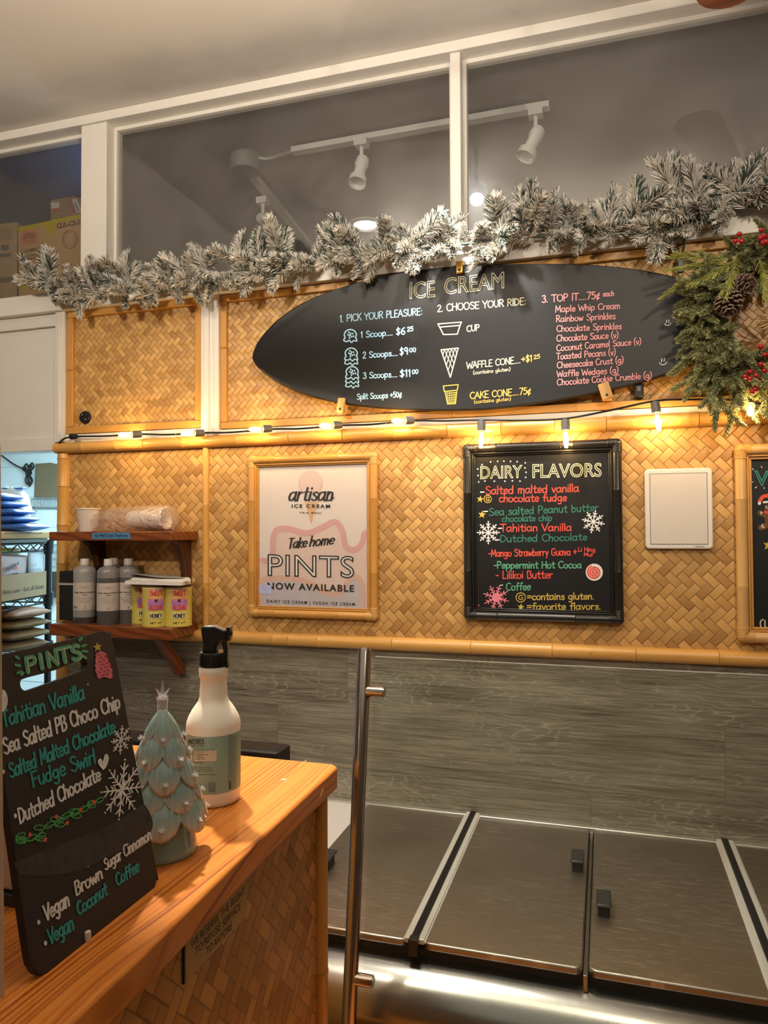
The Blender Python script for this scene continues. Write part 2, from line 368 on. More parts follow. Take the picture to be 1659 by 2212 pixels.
# darker noise patches, stronger towards the beam
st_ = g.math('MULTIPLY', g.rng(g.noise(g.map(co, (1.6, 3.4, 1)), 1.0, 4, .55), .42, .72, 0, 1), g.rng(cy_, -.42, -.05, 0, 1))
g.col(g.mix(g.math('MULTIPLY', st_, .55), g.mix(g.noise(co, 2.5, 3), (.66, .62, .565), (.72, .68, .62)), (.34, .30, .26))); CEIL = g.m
LOFT = plain('loft_paint', (.40, .37, .335), .8, 0, .05, 2, .2)
BLUE = plain('cool_lit_loft', (.20, .27, .46), .8, 0, .06, 3, .2)  # cool light in the left loft bay, put into the base colour
CYAN = plain('storage_wall_paint', (.66, .80, .84), .6, 0, .03, 4, .3)
WEAVE_S = weave('woven_bamboo_fine', .0150)
WEAVE_L = weave('woven_bamboo_wide', .0205)
WEAVE_C = weave('woven_bamboo_counter', .0205, ('y', 'z'), (.25, .105, .022), (.56, .29, .080))
BAM_X = bamboo('bamboo_rail', (.48, .235, .050), (.66, .37, .10), 'x')
BAM_Z = bamboo('bamboo_upright', (.48, .235, .050), (.66, .37, .10), 'z')
BAMD_X = bamboo('bamboo_slat', (.44, .21, .042), (.60, .31, .075), 'x')
BAMD_Z = bamboo('bamboo_slat_upright', (.44, .21, .042), (.60, .31, .075), 'z')
RATTAN = bamboo('rattan_binding', (.46, .23, .06), (.62, .36, .11), 'x', .5)
FIR = fir('oiled_fir_counter', (.27, .055, .006), (.66, .225, .034))
SHELFW = wood('stained_shelf_wood', (.105, .024, .007), (.25, .066, .016), 'x', 22, .34, 3.0, .2)
SHELFD = wood('dark_bracket_wood', (.035, .011, .005), (.09, .026, .010), 'z', 22, .4)
CLIPW = wood('pale_clip_wood', (.42, .21, .05), (.62, .36, .11), 'z', 20, .4)
FANW = wood('fan_blade_wood', (.20, .055, .012), (.36, .11, .022), 'x', 12, .35)
PLANK = planks('grey_vinyl_planks')
STEEL = steel('brushed_steel_lid', (.47, .42, .37), .37, 'x', 1.0, .8)
STEELF = steel('brushed_steel_front', (.47, .45, .43), .24, 'x', .6)
STEELP = steel('polished_steel_post', (.46, .41, .37), .18, 'z', .3)
ALU = plain('bright_aluminium', (.80, .79, .77), .30, .85, .03)
BLACKP = plain('black_plastic', (.010, .010, .011), .42, 0, .2, 30, .3)
BLACKM = plain('black_matte', (.010, .0095, .009), .55, 0, .2, 30)
BOARD = plain('blackboard_paint', (.0075, .0075, .0078), .5, 0, .25, 8, .3, .03)
SURFP = plain('surfboard_black_paint', (.0095, .0098, .011), .46, 0, .3, 5, .32, .05)
GREYP = plain('grey_plastic', (.10, .10, .10), .45, 0, .1)
CARD = plain('cardboard', (.40, .245, .115), .75, 0, .06, 14, .2)
CARD2 = plain('cardboard_grey', (.33, .225, .125), .75, 0, .06, 14, .2)
PAPER = plain('white_paper', (.72, .68, .64), .6, 0, .02, 10, .3)
GLASSP = clear('transom_glass', (.93, .94, .94), .01, 1.5, 1.6, .02, (.6, .6, .58), 0.0, .028)
GLASSG = clear('sneeze_guard_glass', (.94, .97, .955), .005, 1.5, 1.0)
GLASSB = clear('bulb_glass', (1, .97, .9), .02, 1.45, 1.2)
BAGC = clear('clear_bag_film', (.98, .96, .95), .14, 1.5, 2.8, .20, (.95, .76, .64), 1.0)
CRYST = clear('clear_acrylic', (.97, .98, .99), .04, 1.5, 4.0, .29, (.85, .87, .9))
# ------------------------------------------------------------------ chalk lettering
# glyph = (advance, strokes); cap height 10, x-height 6; "-" marks a straight-sided stroke
HAND = {
'a': (6.6, '5.2,5 3.5,6 1.2,5 .6,2.6 1.6,.3 3.4,.4 5,2.6;-5.3,6 5.2,1.5 6,0'), 'b': (6.2, '-1,10 .9,0;.9,3.5 2.6,5.9 4.8,5 5,2 3.4,.1 .9,.6'),
'c': (5.8, '5,5 3.4,6 1.3,4.8 .8,2.5 2,.3 3.8,0 5.2,1'), 'd': (6.6, '5,4.5 3.3,5.8 1.2,4.8 .8,2 2.2,.1 4,.7 5,2.5;-5.3,10 5.2,0'),
'e': (5.8, '1,3 5,3.4 4.6,5.4 3,6 1.2,4.6 .9,2 2.4,.1 5,1'), 'f': (5, '5,9 3.8,10 2.6,8.6 2.4,4 2.3,0;-.6,5.5 4.6,5.8'),
'g': (6.6, '5.2,5 3.3,6 1.2,4.6 1.2,2 3,.6 5,2;5.3,6 5.4,2 5.2,-1.8 3.4,-3.5 1.2,-2.6'), 'h': (6, '-1,10 .9,0;.9,3.2 2.8,5.8 4.6,5 4.8,2 4.8,0'),
'i': (2.4, '-1.1,6 1.1,0;-1.1,8.4 1.2,8.8'), 'j': (3, '1.6,6 1.6,-2 0,-3.4;-1.6,8.4 1.7,8.8'), 'k': (5.4, '-1,10 1,0;-4.8,6 1,2.6 5,0'), 'l': (2.4, '-1.1,10 1.1,0'),
'm': (8.4, '-1,6 1,0;1,3.8 2.6,6 3.9,5 4,2.5 4,0;4,3.8 5.6,6 7,5 7.2,2.5 7.2,0'), 'n': (6, '-1,6 1,0;1,3.6 2.8,6 4.6,5 4.8,2.5 4.8,0'),
'o': (6.2, '3.2,6 1.2,5 .7,2.8 1.8,.3 3.6,0 5.2,1.6 5.2,4.4 3.2,6'), 'p': (6.2, '-1,6 1,-3.5;1,4 2.8,6 5,4.8 4.8,1.4 2.8,.2 1,1.4'),
'q': (6.4, '5.2,5 3.3,6 1.2,4.6 1.2,2 3,.6 5,2;-5.3,6 5.3,-3.5'), 'r': (4.6, '-1,6 1,0;1,3.6 2.4,5.8 4.2,5.6'), 's': (5.2, '4.6,5.2 2.8,6 1.2,4.8 2.6,3.3 4.4,2.4 4,.4 2.2,0 .7,.9'),
't': (5, '2.5,9 2.4,4 2.5,1 3.4,0 4.6,.5;-.6,6 4.6,6.2'), 'u': (6.2, '1,6 1,2 2.4,.1 4.2,1 5,3;-5.1,6 5.1,0'), 'v': (5.4, '-.6,6 2.7,0 4.8,6'),
'w': (7.4, '-.5,6 2,0 3.6,4.6 5.2,0 6.8,6'), 'x': (5.4, '-.6,6 4.8,0;-4.8,6 .6,0'), 'y': (5.8, '-1,6 2.9,1.2;-5,6 2,-3.5'), 'z': (5.2, '-.8,6 4.6,6 .6,0 4.8,0'),
'A': (7.4, '-0,0 3.5,10 7,0;-1.3,3.6 5.8,3.6'), 'B': (6.6, '-1,10 1,0;1,10 4.5,9.6 5,7 3.4,5.4 1,5.3 1,5.3 5,4.6 5.8,2.2 4,.2 1,0'),
'C': (7.4, '6.6,8.6 4.4,10 1.6,8.4 .7,5 1.8,1.4 4.4,0 6.8,1.4'), 'D': (7.4, '-1,10 1,0;1,10 4.6,9 6.6,5.6 5,1.2 1,0'), 'E': (6.4, '-5.6,10 1,10 1,0 5.6,0;-1,5.2 4.8,5.2'),
'F': (6, '-5.6,10 1,10 1,0;-1,5.2 4.8,5.2'), 'G': (7.8, '6.6,8.6 4.4,10 1.6,8.4 .7,5 1.8,1.4 4.4,0 6.6,1.6 6.8,4.4 6.8,4.4 4.4,4.4'), 'H': (7.4, '-1,10 1,0;-6.4,10 6.4,0;-1,5.2 6.4,5.2'),
'I': (2.6, '-1.3,10 1.3,0'), 'J': (5.6, '4.6,10 4.6,2 3,0 .8,1.4'), 'K': (6.8, '-1,10 1,0;-6,10 1,4.4;-2.4,5.6 6.4,0'), 'L': (5.8, '-1,10 1,0 5.4,0'),
'M': (9, '-1,0 1.6,10 4.5,2.6 7.4,10 8,0'), 'N': (7.6, '-1,0 1,10 6.4,0 6.4,10'), 'O': (8.4, '4.2,10 1.5,8.4 .7,5 1.8,1.4 4.2,0 6.8,1.5 7.7,5 6.8,8.5 4.2,10'),
'P': (6.4, '-1,10 1,0;1,10 4.6,9.6 5.6,7.4 4.4,5.2 1,4.6'), 'R': (6.8, '-1,10 1,0;1,10 4.6,9.6 5.6,7.6 4.4,5.6 1,5;-2.6,5.2 6.2,0'), 'S': (6.8, '6,8.6 3.8,10 1.6,8.8 1.6,6.8 3.8,5.2 6,3.6 5.8,1.2 3.4,0 1,1.4'),
'T': (6.6, '-0,10 6.6,10;-3.3,10 3.3,0'), 'U': (7.2, '1,10 1,3 3.4,0 6,2.6 6.2,10'), 'V': (6.8, '-0,10 3.4,0 6.6,10'), 'W': (9.6, '-0,10 2.4,0 4.8,7.4 7.2,0 9.4,10'), 'X': (6.6, '-.4,10 6,0;-6,10 .4,0'), 'Z': (6.4, '-.8,10 6,10 .6,0 6,0'), '4': (6.2, '-4.4,0 4.4,10 .8,3.4 5.8,3.4'), '8': (6, '3,5.4 1.2,7.6 3,10 4.8,7.6 3,5.4 1,2.4 3,0 5.2,2.4 3,5.4'), 'Y': (6.6, '-0,10 3.3,4.8 3.3,0;-6.4,10 3.3,4.8'),
'0': (6.4, '3.2,10 1.2,7.6 1,3 3.2,0 5.2,2.6 5.2,7.6 3.2,10'), '1': (3.6, '-.8,8 2.2,10 2.2,0'), '2': (6, '1,8 3,10 5,8.4 4.4,5.6 1,0 1,0 5.4,0'), '3': (6, '1,9 3.4,10 4.8,7.8 2.8,5.4 2.8,5.4 5.2,4 4.8,1 2.6,0 .8,1.2'),
'5': (6, '-5,10 1.6,10 1.4,6;1.4,6 3.6,6.4 5.2,4.4 4.4,1 2.4,0 .8,1'), '6': (6, '4.6,9.6 2,7 1,3.4 2,.4 4,.2 5.2,2.4 4,4.8 1.6,4'), '7': (5.6, '-.6,10 5.2,10 2,0'), '9': (6, '5,8 3.4,10 1.2,8.6 1.4,6 3.4,5 5,7 5,7 4.8,0'),
'.': (2.6, '-1,.1 1.3,.3'), ':': (2.8, '-1.2,1 1.3,1.3;-1.2,6 1.3,6.3'), '-': (4.6, '-.8,4 4,4.2'), '+': (6, '-3,7.4 3,2;-.4,4.7 5.6,4.7'), '=': (6.6, '-1,6 5.8,6;-1,3.2 5.8,3.2'),
'(': (3.4, '3,11 1,8 1,2 2.8,-1.6'), ')': (3.4, '.4,11 2.4,8 2.4,2 .4,-1.6'), '$': (6, '5,8.2 3,9.2 1.2,7.6 2.4,5.6 4.6,4.2 4.8,2 3,.8 .8,1.8;-3,10.8 3,-.8'),
'¢': (5.4, '4.6,5 3.2,6 1.3,4.8 .8,2.5 2,.3 3.6,0 4.8,1;-4.2,8 1.8,-2'), "'": (2, '-1,10 1,8'), '!': (2.6, '-1.3,10 1.3,3;-1.3,.3 1.4,.1'), ' ': (4.2, '')}

def smooth_pts(p, n=7):
    out = []
    for i in range(len(p)-1):
        a, b, c, d = p[max(i-1, 0)], p[i], p[i+1], p[min(i+2, len(p)-1)]
        if np.linalg.norm(c-b) < 1e-6: continue
        for k in range(n):
            t = k/n
            out.append(.5*((2*b)+(-a+c)*t+(2*a-5*b+4*c-d)*t*t+(-a+3*b-3*c+d)*t**3))
    out.append(p[-1]); return out
GLY = {}
for ch, (adv, st) in HAND.items():
    L = []
    for s in st.split(';'):
        if not s: continue
        straight = s[0] == '-'; s = s[1:] if straight else s
        p = [np.array([float(q) for q in xy.split(',')]) for xy in s.split(' ')]
        L.append(p if straight else smooth_pts(p))
    GLY[ch] = (adv, L)

def font_mesh(text, bold=0.0, outline=0.0, spacing=1.0):
    # built-in sans as flat 2D polygons, scaled so that the capital height is 1
    cu = bpy.data.curves.new('lettering', 'FONT'); cu.body = text; cu.size = 1.0; cu.space_character = spacing; cu.resolution_u = 4; cu.offset = bold
    if outline: cu.fill_mode = 'NONE'; cu.bevel_depth = outline; cu.bevel_resolution = 0
    else: cu.fill_mode = 'FRONT'
    o = bpy.data.objects.new('lettering', cu); COL.objects.link(o); bpy.context.view_layer.update()
    me = bpy.data.meshes.new_from_object(o.evaluated_get(bpy.context.evaluated_depsgraph_get()))
    vs = [tuple(v.co) for v in me.vertices]; fs = [tuple(p.vertices) for p in me.polygons if p.normal.z > .2 or not outline]
    bpy.data.objects.remove(o); bpy.data.curves.remove(cu); bpy.data.meshes.remove(me)
    return vs, fs
_cap = font_mesh('H'); CAPH = max(v[1] for v in _cap[0])

class Ink:
    # marks on one flat (or curved) face; pts come in photo pixels and are carried onto the face by hit()
    def __init__(s, hit, normal, lift=.0006): s.hit = hit; s.n = normal if callable(normal) else np.array(normal, float); s.lift = lift; s.parts = {}; s.layer = 0; s.cnt = 0
    def mb(s, part, mat):
        k = part
        if k not in s.parts: s.parts[k] = (MB(), [])
        mb, ms = s.parts[k]
        if mat not in ms: ms.append(mat)
        mb.cm = ms.index(mat); return mb
    def P(s, q, dz=0):
        nn = s.n(q) if callable(s.n) else s.n; 
        return s.hit(q[0], q[1])+nn*(s.lift+dz+s.layer*.00025+s.cnt*1.5e-6)
    def face(s, part, mat, pts, fs=None):
        s.cnt += 1; mb = s.mb(part, mat); vs = [s.P(q) for q in pts]; mb.add(vs, fs if fs is not None else [tuple(range(len(pts)))])
    def fill(s, part, mat, pts, smooth=False):
        pts = [np.array(q, float) for q in pts]
        if smooth: pts = smooth_pts(pts+[pts[0]], 6)[:-1]
        s.face(part, mat, pts)
    def stroke(s, part, mat, pts, w, smooth=False):
        pts = [np.array(q, float) for q in pts]
        if not smooth and not hasattr(w, '__len__') and len(pts) > 2:
            # break the line at sharp corners so that its width holds
            for i in range(1, len(pts)-1):
                d0, d1 = pts[i]-pts[i-1], pts[i+1]-pts[i]
                if d0@d1 < .55*np.hypot(*d0)*np.hypot(*d1) and min(np.hypot(*d0), np.hypot(*d1)) > w*.6:
                    s.stroke(part, mat, pts[:i+1], w); s.stroke(part, mat, pts[i:], w); return
        if smooth: pts = smooth_pts(pts, 7)
        q = [pts[0]]
        for p in pts[1:]:
            if np.hypot(*(p-q[-1])) > 1e-3: q.append(p)
        n = len(q); vs = []; fs = []
        ws = w if hasattr(w, '__len__') else None
        for i in range(n):
            t = q[min(i+1, n-1)]-q[max(i-1, 0)] if n > 1 else np.array((1.0, 0)); t = t/(np.hypot(*t)+1e-9); m = np.array((-t[1], t[0])); ww = (ws[min(i*len(ws)//n, len(ws)-1)] if ws else w)/2
            vs += [q[i]+m*ww, q[i]-m*ww]
        for i in range(n-1): fs.append((2*i, 2*i+1, 2*i+3, 2*i+2))
        for e in (0, n-1):
            b = len(vs); ww = (ws[0 if e == 0 else -1] if ws else w)/2
            t = (q[0]-q[1]) if e == 0 else (q[-1]-q[-2]); a = math.atan2(t[1], t[0])
            vs += [q[e]+ww*np.array((math.cos(a-PI/2+PI*k/5), math.sin(a-PI/2+PI*k/5))) for k in range(6)]; fs.append(tuple(range(b, b+6)))
        s.face(part, mat, vs, fs)
    def disc(s, part, mat, c, r, ry=None, n=18):
        ry = ry or r; s.face(part, mat, [(c[0]+r*math.cos(2*PI*k/n), c[1]+ry*math.sin(2*PI*k/n)) for k in range(n)])
    def ring(s, part, mat, c, r, w, ry=None, n=24):
        ry = ry or r; s.stroke(part, mat, [(c[0]+r*math.cos(2*PI*k/n), c[1]+ry*math.sin(2*PI*k/n)) for k in range(n+1)], w)
    def hand(s, part, mat, text, p0, p1, h, w, up=(0, -1), shear=0.0, h1=None, jit=.25, thin=None):
        p0 = np.array(p0, float); p1 = np.array(p1, float); up = np.array(up, float); h1 = h1 or h
        tot = sum(GLY[c][0] for c in text); x = 0.0; rg = random.Random(text)
        for c in text:
            adv, sts = GLY[c]; j = (rg.random()-.5)*jit; k = 1+(rg.random()-.5)*jit*.25
            for st in sts:
                pp = []
                for q in st:
                    t = (x+q[0]+shear*q[1])/tot; hh = (h+(h1-h)*t)/10*k; pp.append(p0+(p1-p0)*t+up*(q[1]+j)*hh)
                ws = w
                if thin:
                    ws = []
                    for i in range(len(pp)):
                        d = pp[min(i+1, len(pp)-1)]-pp[max(i-1, 0)]; ws.append(w*(thin+(1-thin)*abs(d[1])/(np.hypot(*d)+1e-9)))
                s.stroke(part, mat, pp, ws)
            x += adv
    def sans(s, part, mat, text, p0, p1, h, up=(0, -1), bold=0.0, outline=0.0, spacing=1.0, shear=0.0):
        vs, fs = font_mesh(text, bold, outline, spacing); x0 = min(v[0] for v in vs); x1 = max(v[0] for v in vs)
        p0 = np.array(p0, float); p1 = np.array(p1, float); up = np.array(up, float)
        s.face(part, mat, [p0+(p1-p0)*((v[0]-x0)/(x1-x0))+up*h*(v[1]/CAPH)+(p1-p0)/np.hypot(*(p1-p0))*shear*h*v[1]/CAPH for v in vs], fs)
    def star(s, part, mat, c, r, rot=0.0, inner=.42, n=5):
        s.fill(part, mat, [(c[0]+(r if k % 2 == 0 else r*inner)*math.sin(PI*k/n+rot), c[1]-(r if k % 2 == 0 else r*inner)*math.cos(PI*k/n+rot)) for k in range(2*n)])
    def flake(s, part, mat, c, r, w, n=8, rot=0.0, M=None, dots=True):
        M = np.eye(2) if M is None else np.array(M)
        for k in range(n):
            a = rot+2*PI*k/n; d = np.array((math.sin(a), -math.cos(a))); m = np.array((-d[1], d[0])); c_ = np.array(c, float)
            T = lambda q: c_+M@q
            s.stroke(part, mat, [T(d*0), T(d*r)], w)
            for f, l in ((.45, .22), (.72, .26)):
                for sg in (-1, 1): s.stroke(part, mat, [T(d*r*f), T(d*r*(f+l*.7)+m*sg*r*l*.75)], w*.85)
            if dots: 
                q = T(d*r*1.12); s.disc(part, mat, q, w*.7, n=8)
    def commit(s, parent):
        out = {}
        for k, (mb, ms) in s.parts.items(): out[k] = build(k.split('#')[0], mb, ms, parent, smooth=False)
        return out

def chalk(name, c, rough=.75):
    g = G(name, rough, 0, .2); n = g.noise(g.coord(), 260, 2); g.col(g.mix(g.rng(n, .3, .7, 0, 1), tuple(x*.78 for x in c), c)); return g.m
CH_W = chalk('chalk_white', (.74, .74, .72)); CH_Y = chalk('chalk_yellow', (.74, .62, .26)); CH_B = chalk('chalk_blue', (.36, .62, .80)); CH_P = chalk('chalk_pink', (.80, .34, .34))
CH_R = chalk('chalk_red', (.74, .10, .07)); CH_G = chalk('chalk_green', (.05, .22, .16)); CH_T = chalk('chalk_teal', (.05, .33, .32)); CH_CR = chalk('chalk_cream', (.70, .66, .46)); CH_GD = chalk('chalk_gold', (.60, .44, .09))
CH_O = chalk('chalk_orange', (.80, .48, .12)); CH_GR = chalk('chalk_leaf_green', (.08, .36, .10)); CH_MG = chalk('chalk_mint', (.12, .40, .24)); CH_SM = plain('chalk_smudge', (.033, .033, .034), .7, 0, .5, 60); CH_K = plain('rubbed_black', (.004, .004, .0045), .5, 0, .1, 20, .2)
INKK = plain('black_ink', (.018, .016, .016), .6); INKG = plain('grey_ink', (.20, .19, .18), .6)
# ------------------------------------------------------------------ the setting
V = lambda a: Vector([float(c) for c in a])
ZC = 2.968                                     # ceiling above the front room
XL = float(atY(127, 1300)[0])                  # left end of the panelled wall, where the storage opening starts
XR = 1.25
struct('floor', MB().bx(-3.4, 2.2, -4.6, 2.6, -.05, 0), plain('floor_tile', (.16, .13, .10), .5, 0, .15, 3))
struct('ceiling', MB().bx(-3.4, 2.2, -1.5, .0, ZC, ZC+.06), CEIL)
RWALL = plain('room_wall_paint', (.34, .27, .20), .8, 0, .06, 2)
struct('wall_front', MB().bx(-3.4, 2.2, -4.65, -4.6, 0, ZC), RWALL)
struct('wall_right', MB().bx(2.2, 2.25, -4.6, .06, 0, ZC), RWALL)
struct('wall_left', MB().bx(-3.45, -3.4, -4.6, .0, 0, ZC), RWALL)
struct('ceiling_loft', MB().bx(-3.4, 2.2, .0, 2.4, ZC, ZC+.06), LOFT)
# back wall: grey planks below, woven panels above
wall = struct('wall_back', label='back wall clad in grey wood planks and woven bamboo panels in bamboo frames')
zl0 = float(atY(1000, 1411)[2]); zl1 = float(atY(1000, 1382)[2])       # lower bamboo rail
zr0 = float(atY(697, 957)[2]); zr1 = float(atY(697, 930)[2])           # rail under the white ledge
build('plank_cladding', MB().bx(XL, XR, 0, .03, 0, zl0+.02), PLANK, wall)
x_mid = float(atY(446, 1150)[0]); zs = float(atY(479, 641)[2])
build('woven_panel_lower', MB().bx(XL, XR, 0, .012, zl0, zr1), WEAVE_L, wall)
build('backing_board', MB().bx(XL-.02, XR, .012, .06, 0, zs+.02), WHITE2, wall)
# upper woven panels with flat bamboo frames
xa0, xa1 = float(atY(150, 800)[0]), float(atY(440, 800)[0]); xb0 = float(atY(480, 800)[0])
zA1 = float(atY(151, 675)[2]); zA0 = float(atY(150, 939)[2]); zB1 = zs; zB0 = float(atY(485, 928)[2])
def slat_frame(name, x0, x1, z0, z1, t, parent):
    mb = MB(); rg = random.Random(name); mbv = MB()
    for (za, zb) in ((z0, z0+t), (z1-t, z1)):
        x = x0
        while x < x1-.001:
            l = min(rg.uniform(.28, .42), x1-x); l = l if x1-x-l > .1 else x1-x
            mb.bx(x+.0008, x+l-.0008, -.014, 0, za, zb); mb.bx(x+l-.004, x+l+.001 if x+l < x1-.01 else x+l, -.0155, 0, za, zb); x += l
    for (xa, xb) in ((x0, x0+t), (x1-t, x1)):
        z = z0+t
        while z < z1-t-.001:
            l = min(rg.uniform(.18, .3), z1-t-z); l = l if z1-t-z-l > .08 else z1-t-z
            mbv.bx(xa, xb, -.013, 0, z+.0008, z+l-.0008); mbv.bx(xa-.0006, xb+.0006, -.0145, 0, z+l-.004, z+l); z += l
    build(name, mb, BAMD_X, parent, bevel=.002); build(name.replace('frame', 'stile'), mbv, BAMD_Z, parent, bevel=.002)
build('woven_panel_small', MB().bx(xa0+.01, xa1-.01, -.001, .012, zA0+.01, zA1-.01), WEAVE_S, wall)
build('woven_panel_large', MB().bx(xb0+.01, XR, -.001, .012, zB0+.01, zB1-.01), WEAVE_S, wall)
slat_frame('bamboo_frame_small', xa0, xa1, zA0, zA1, .023, wall)
slat_frame('bamboo_frame_large', xb0, XR, zB0, zB1, .021, wall)
# round split-bamboo rails with nodes
def bamboo_rail(name, x0, x1, z0, z1, depth, m, nodes, label):
    mb = MB(); h = (z1-z0)/2; zc = (z0+z1)/2; xs = [x0]+sorted(nodes)+[x1]
    prof = []
    for i in range(len(xs)):
        a = xs[i]
        if 0 < i < len(xs)-1: prof += [(a-.010, 1.0), (a-.004, 1.035), (a-.0012, 1.05), (a, .965), (a+.0012, 1.05), (a+.005, 1.02), (a+.012, .995)]
        else: prof.append((a, 1.0))
    n = 10; vs = []; fs = []
    for (x, s) in prof:
        for k in range(n+1):
            a = -PI/2+PI*k/n; vs.append((x, -depth*math.cos(a)**.6*s if math.cos(a) > 1e-6 else 0, zc+h*s*math.sin(a)))
    for i in range(len(prof)-1):
        for k in range(n): b = i*(n+1)+k; fs.append((b, b+n+1, b+n+2, b+1))
    mb.add(vs, fs); return struct(name, mb, m, label, 50)
def nx(pix, y): return [float(atY(p, y)[0]) for p in pix]
bamboo_rail('trim_1', XL-.005, XR, zr0, zr1, .030, BAM_X, nx((187, 261, 320, 403, 518, 631, 746, 855, 970, 1085, 1200, 1310, 1508, 1600), 940), 'thick bamboo rail under the string of bulbs')
bamboo_rail('trim_2', XL-.005, XR, zl0, zl1, .026, BAM_X, nx((250, 340, 595, 629, 691, 851, 1020, 1194, 1373, 1550), 1400), 'bamboo rail between the woven panel and the grey planks')
def bamboo_post(name, p0, r, m, nodes, label, depth=None):
    x, z0, z1 = p0; mb = MB(); zz = [z0]; rr = [r]
    for z in sorted(nodes): zz += [z-.006, z-.0012, z, z+.0012, z+.006]; rr += [r, r*1.07, r*.95, r*1.07, r]
    zz.append(z1); rr.append(r); n = 10; vs = []; fs = []
    for z, q in zip(zz, rr):
        for k in range(n+1): a = PI*k/n; vs.append((x+q*math.cos(a), -(depth or r)*math.sin(a)**.7*q/r, z))
    for i in range(len(zz)-1):
        for k in range(n): b = i*(n+1)+k; fs.append((b, b+1, b+n+2, b+n+1))
    return struct(name, mb.add(vs, fs), m, label, 50)
xc = float(atY(137, 1150)[0])
bamboo_post('trim_3', (xc+.003, zl0-.25, zr0), .020, BAM_Z, [float(atY(140, q)[2]) for q in (992, 1052, 1135, 1217, 1300)], 'bamboo upright at the corner of the storage opening', .022)
bamboo_post('trim_4', (x_mid, zl1, zr0), .0105, BAM_Z, [float(atY(446, q)[2]) for q in (1092, 1260)], 'thin bamboo upright dividing the woven wall', .012)
# white painted timber: ledge, posts, sill, beam
zbt, zbb = 2.968, 2.938
struct('trim_5', MB().bx(-3.2, XR, -.03, .06, zbb, zbt), WHITE, 'white beam along the top of the transom', bevel=.002)
zsi = float(atY(479, 620)[2])
sil = MB().bx(-3.2, XR, -.035, .06, zs+.002, zs+.052).bx(-3.2, XR, -.022, .06, zs+.052, zs+.070)
struct('trim_6', sil, WHITE, 'white sill under the transom glass, carrying the garland', bevel=.002)
xp0, xp1 = float(atY(184.5, 400)[0]), float(atY(239, 400)[0]); xm0, xm1 = float(atY(975.5, 200)[0]), float(atY(997.5, 200)[0])
struct('trim_7', MB().bx(xp0, xp1, -.022, .06, zs+.07, zbb), WHITE, 'wide white post in the transom', bevel=.002)
struct('trim_8', MB().bx(xm0, xm1, -.022, .06, zs+.07, zbb), WHITE, 'narrow white mullion in the transom', bevel=.002)
xq0, xq1 = xa1+.001, xb0-.001
struct('trim_9', MB().bx(xq0, xq1, -.018, .012, zr1-.01, zs+.01).bx(xq0+.012, xq0+.030, -.024, -.017, zr1, zs+.004).bx(xq1-.016, xq1, -.022, -.017, zr1, zs+.004), WHITE, 'white post between the two upper woven panels', bevel=.0015)
struct('trim_10', MB().bx(XL-.01, XR, -.012, .012, zr1-.012, zB0-.002).bx(XL-.01, xa1+.02, -.012, .012, zB0-.004, zA0-.002), WHITE, 'white ledge above the bamboo rail', bevel=.001)
struct('trim_11', MB().bx(XL-.004, xa0-.002, -.022, .012, zr1, zs+.004).bx(XL+.010, XL+.020, -.027, -.02, zr1, zs), WHITE2, 'white post left of the small woven panel', bevel=.0015)
# white header over the storage opening
zh0 = float(atY(60, 976)[2]); hd = MB().bx(-3.2, XL+.01, .004, .06, zh0, zs+.01).bx(-3.2, XL, -.010, .004, zh0, zh0+.045).bx(-3.2, XL, -.010, .004, zs-.04, zs+.004)
struct('trim_12', hd, WHITE2, 'white board over the storage opening', bevel=.002)
# transom panes
def pane(name, x0, x1, label):
    r = struct(name, label=label, loc=(0, 0, 0)); fr = MB()
    for b in ((x0, x1, zbb-.012, zbb), (x0, x1, zs+.07, zs+.082)): fr.bx(b[0], b[1], .018, .046, b[2], b[3])
    for b in ((x0, x0+.010), (x1-.010, x1)): fr.bx(b[0], b[1], .018, .046, zs+.082, zbb-.012)
    build('window_frame', fr, WHITE2, r); build('pane', MB().bx(x0+.006, x1-.006, .029, .033, zs+.076, zbb-.006), GLASSP, r)
pane('window_1', -3.2, xp0, 'transom pane with the cardboard boxes behind it'); pane('window_2', xp1, xm0, 'wide transom pane above the small woven panel and board tip'); pane('window_3', xm1, XR, 'transom pane at the right above the garland')
# loft behind the glass
LOZ = zs-.06
struct('floor_loft', MB().bx(-3.4, 2.2, .06, 2.4, LOZ-.05, LOZ), LOFT)
struct('wall_loft_back', MB().bx(-1.62, 2.2, 2.4, 2.45, LOZ, ZC), LOFT)
struct('wall_loft_cool_lit', MB().bx(-3.4, -1.62, 1.75, 1.8, LOZ, ZC), BLUE)
struct('ceiling_loft_cool_lit', MB().bx(-3.4, -1.66, .06, 1.75, ZC-.012, ZC), BLUE)
struct('wall_loft_partition', MB().bx(-1.70, -1.62, .06, 2.4, LOZ, ZC), LOFT)
xlw = float(atZ(30, 378, ZC)[0])
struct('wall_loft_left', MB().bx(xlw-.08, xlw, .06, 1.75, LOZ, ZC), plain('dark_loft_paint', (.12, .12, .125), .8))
struct('wall_loft_right', MB().bx(2.15, 2.2, .06, 2.4, LOZ, ZC), LOFT)
# storage room through the opening at the left
struct('wall_storage_back', MB().bx(-4.2, -1.55, 1.7, 1.75, 0, LOZ-.05), CYAN)
struct('wall_storage_right', MB().bx(XL-.01, XL+.06, .06, 1.7, 0, LOZ-.05), CYAN)
struct('wall_storage_left', MB().bx(-4.2, -4.15, .0, 1.7, 0, LOZ-.05), CYAN)
gb = MB()
for k in range(11): gb.bx(-4.15, -1.72, 1.698, 1.7005, .3+k*.19, .3035+k*.19)
struct('trim_13', gb, plain('board_groove', (.40, .55, .60), .7), 'grooves between the boards of the storage wall')
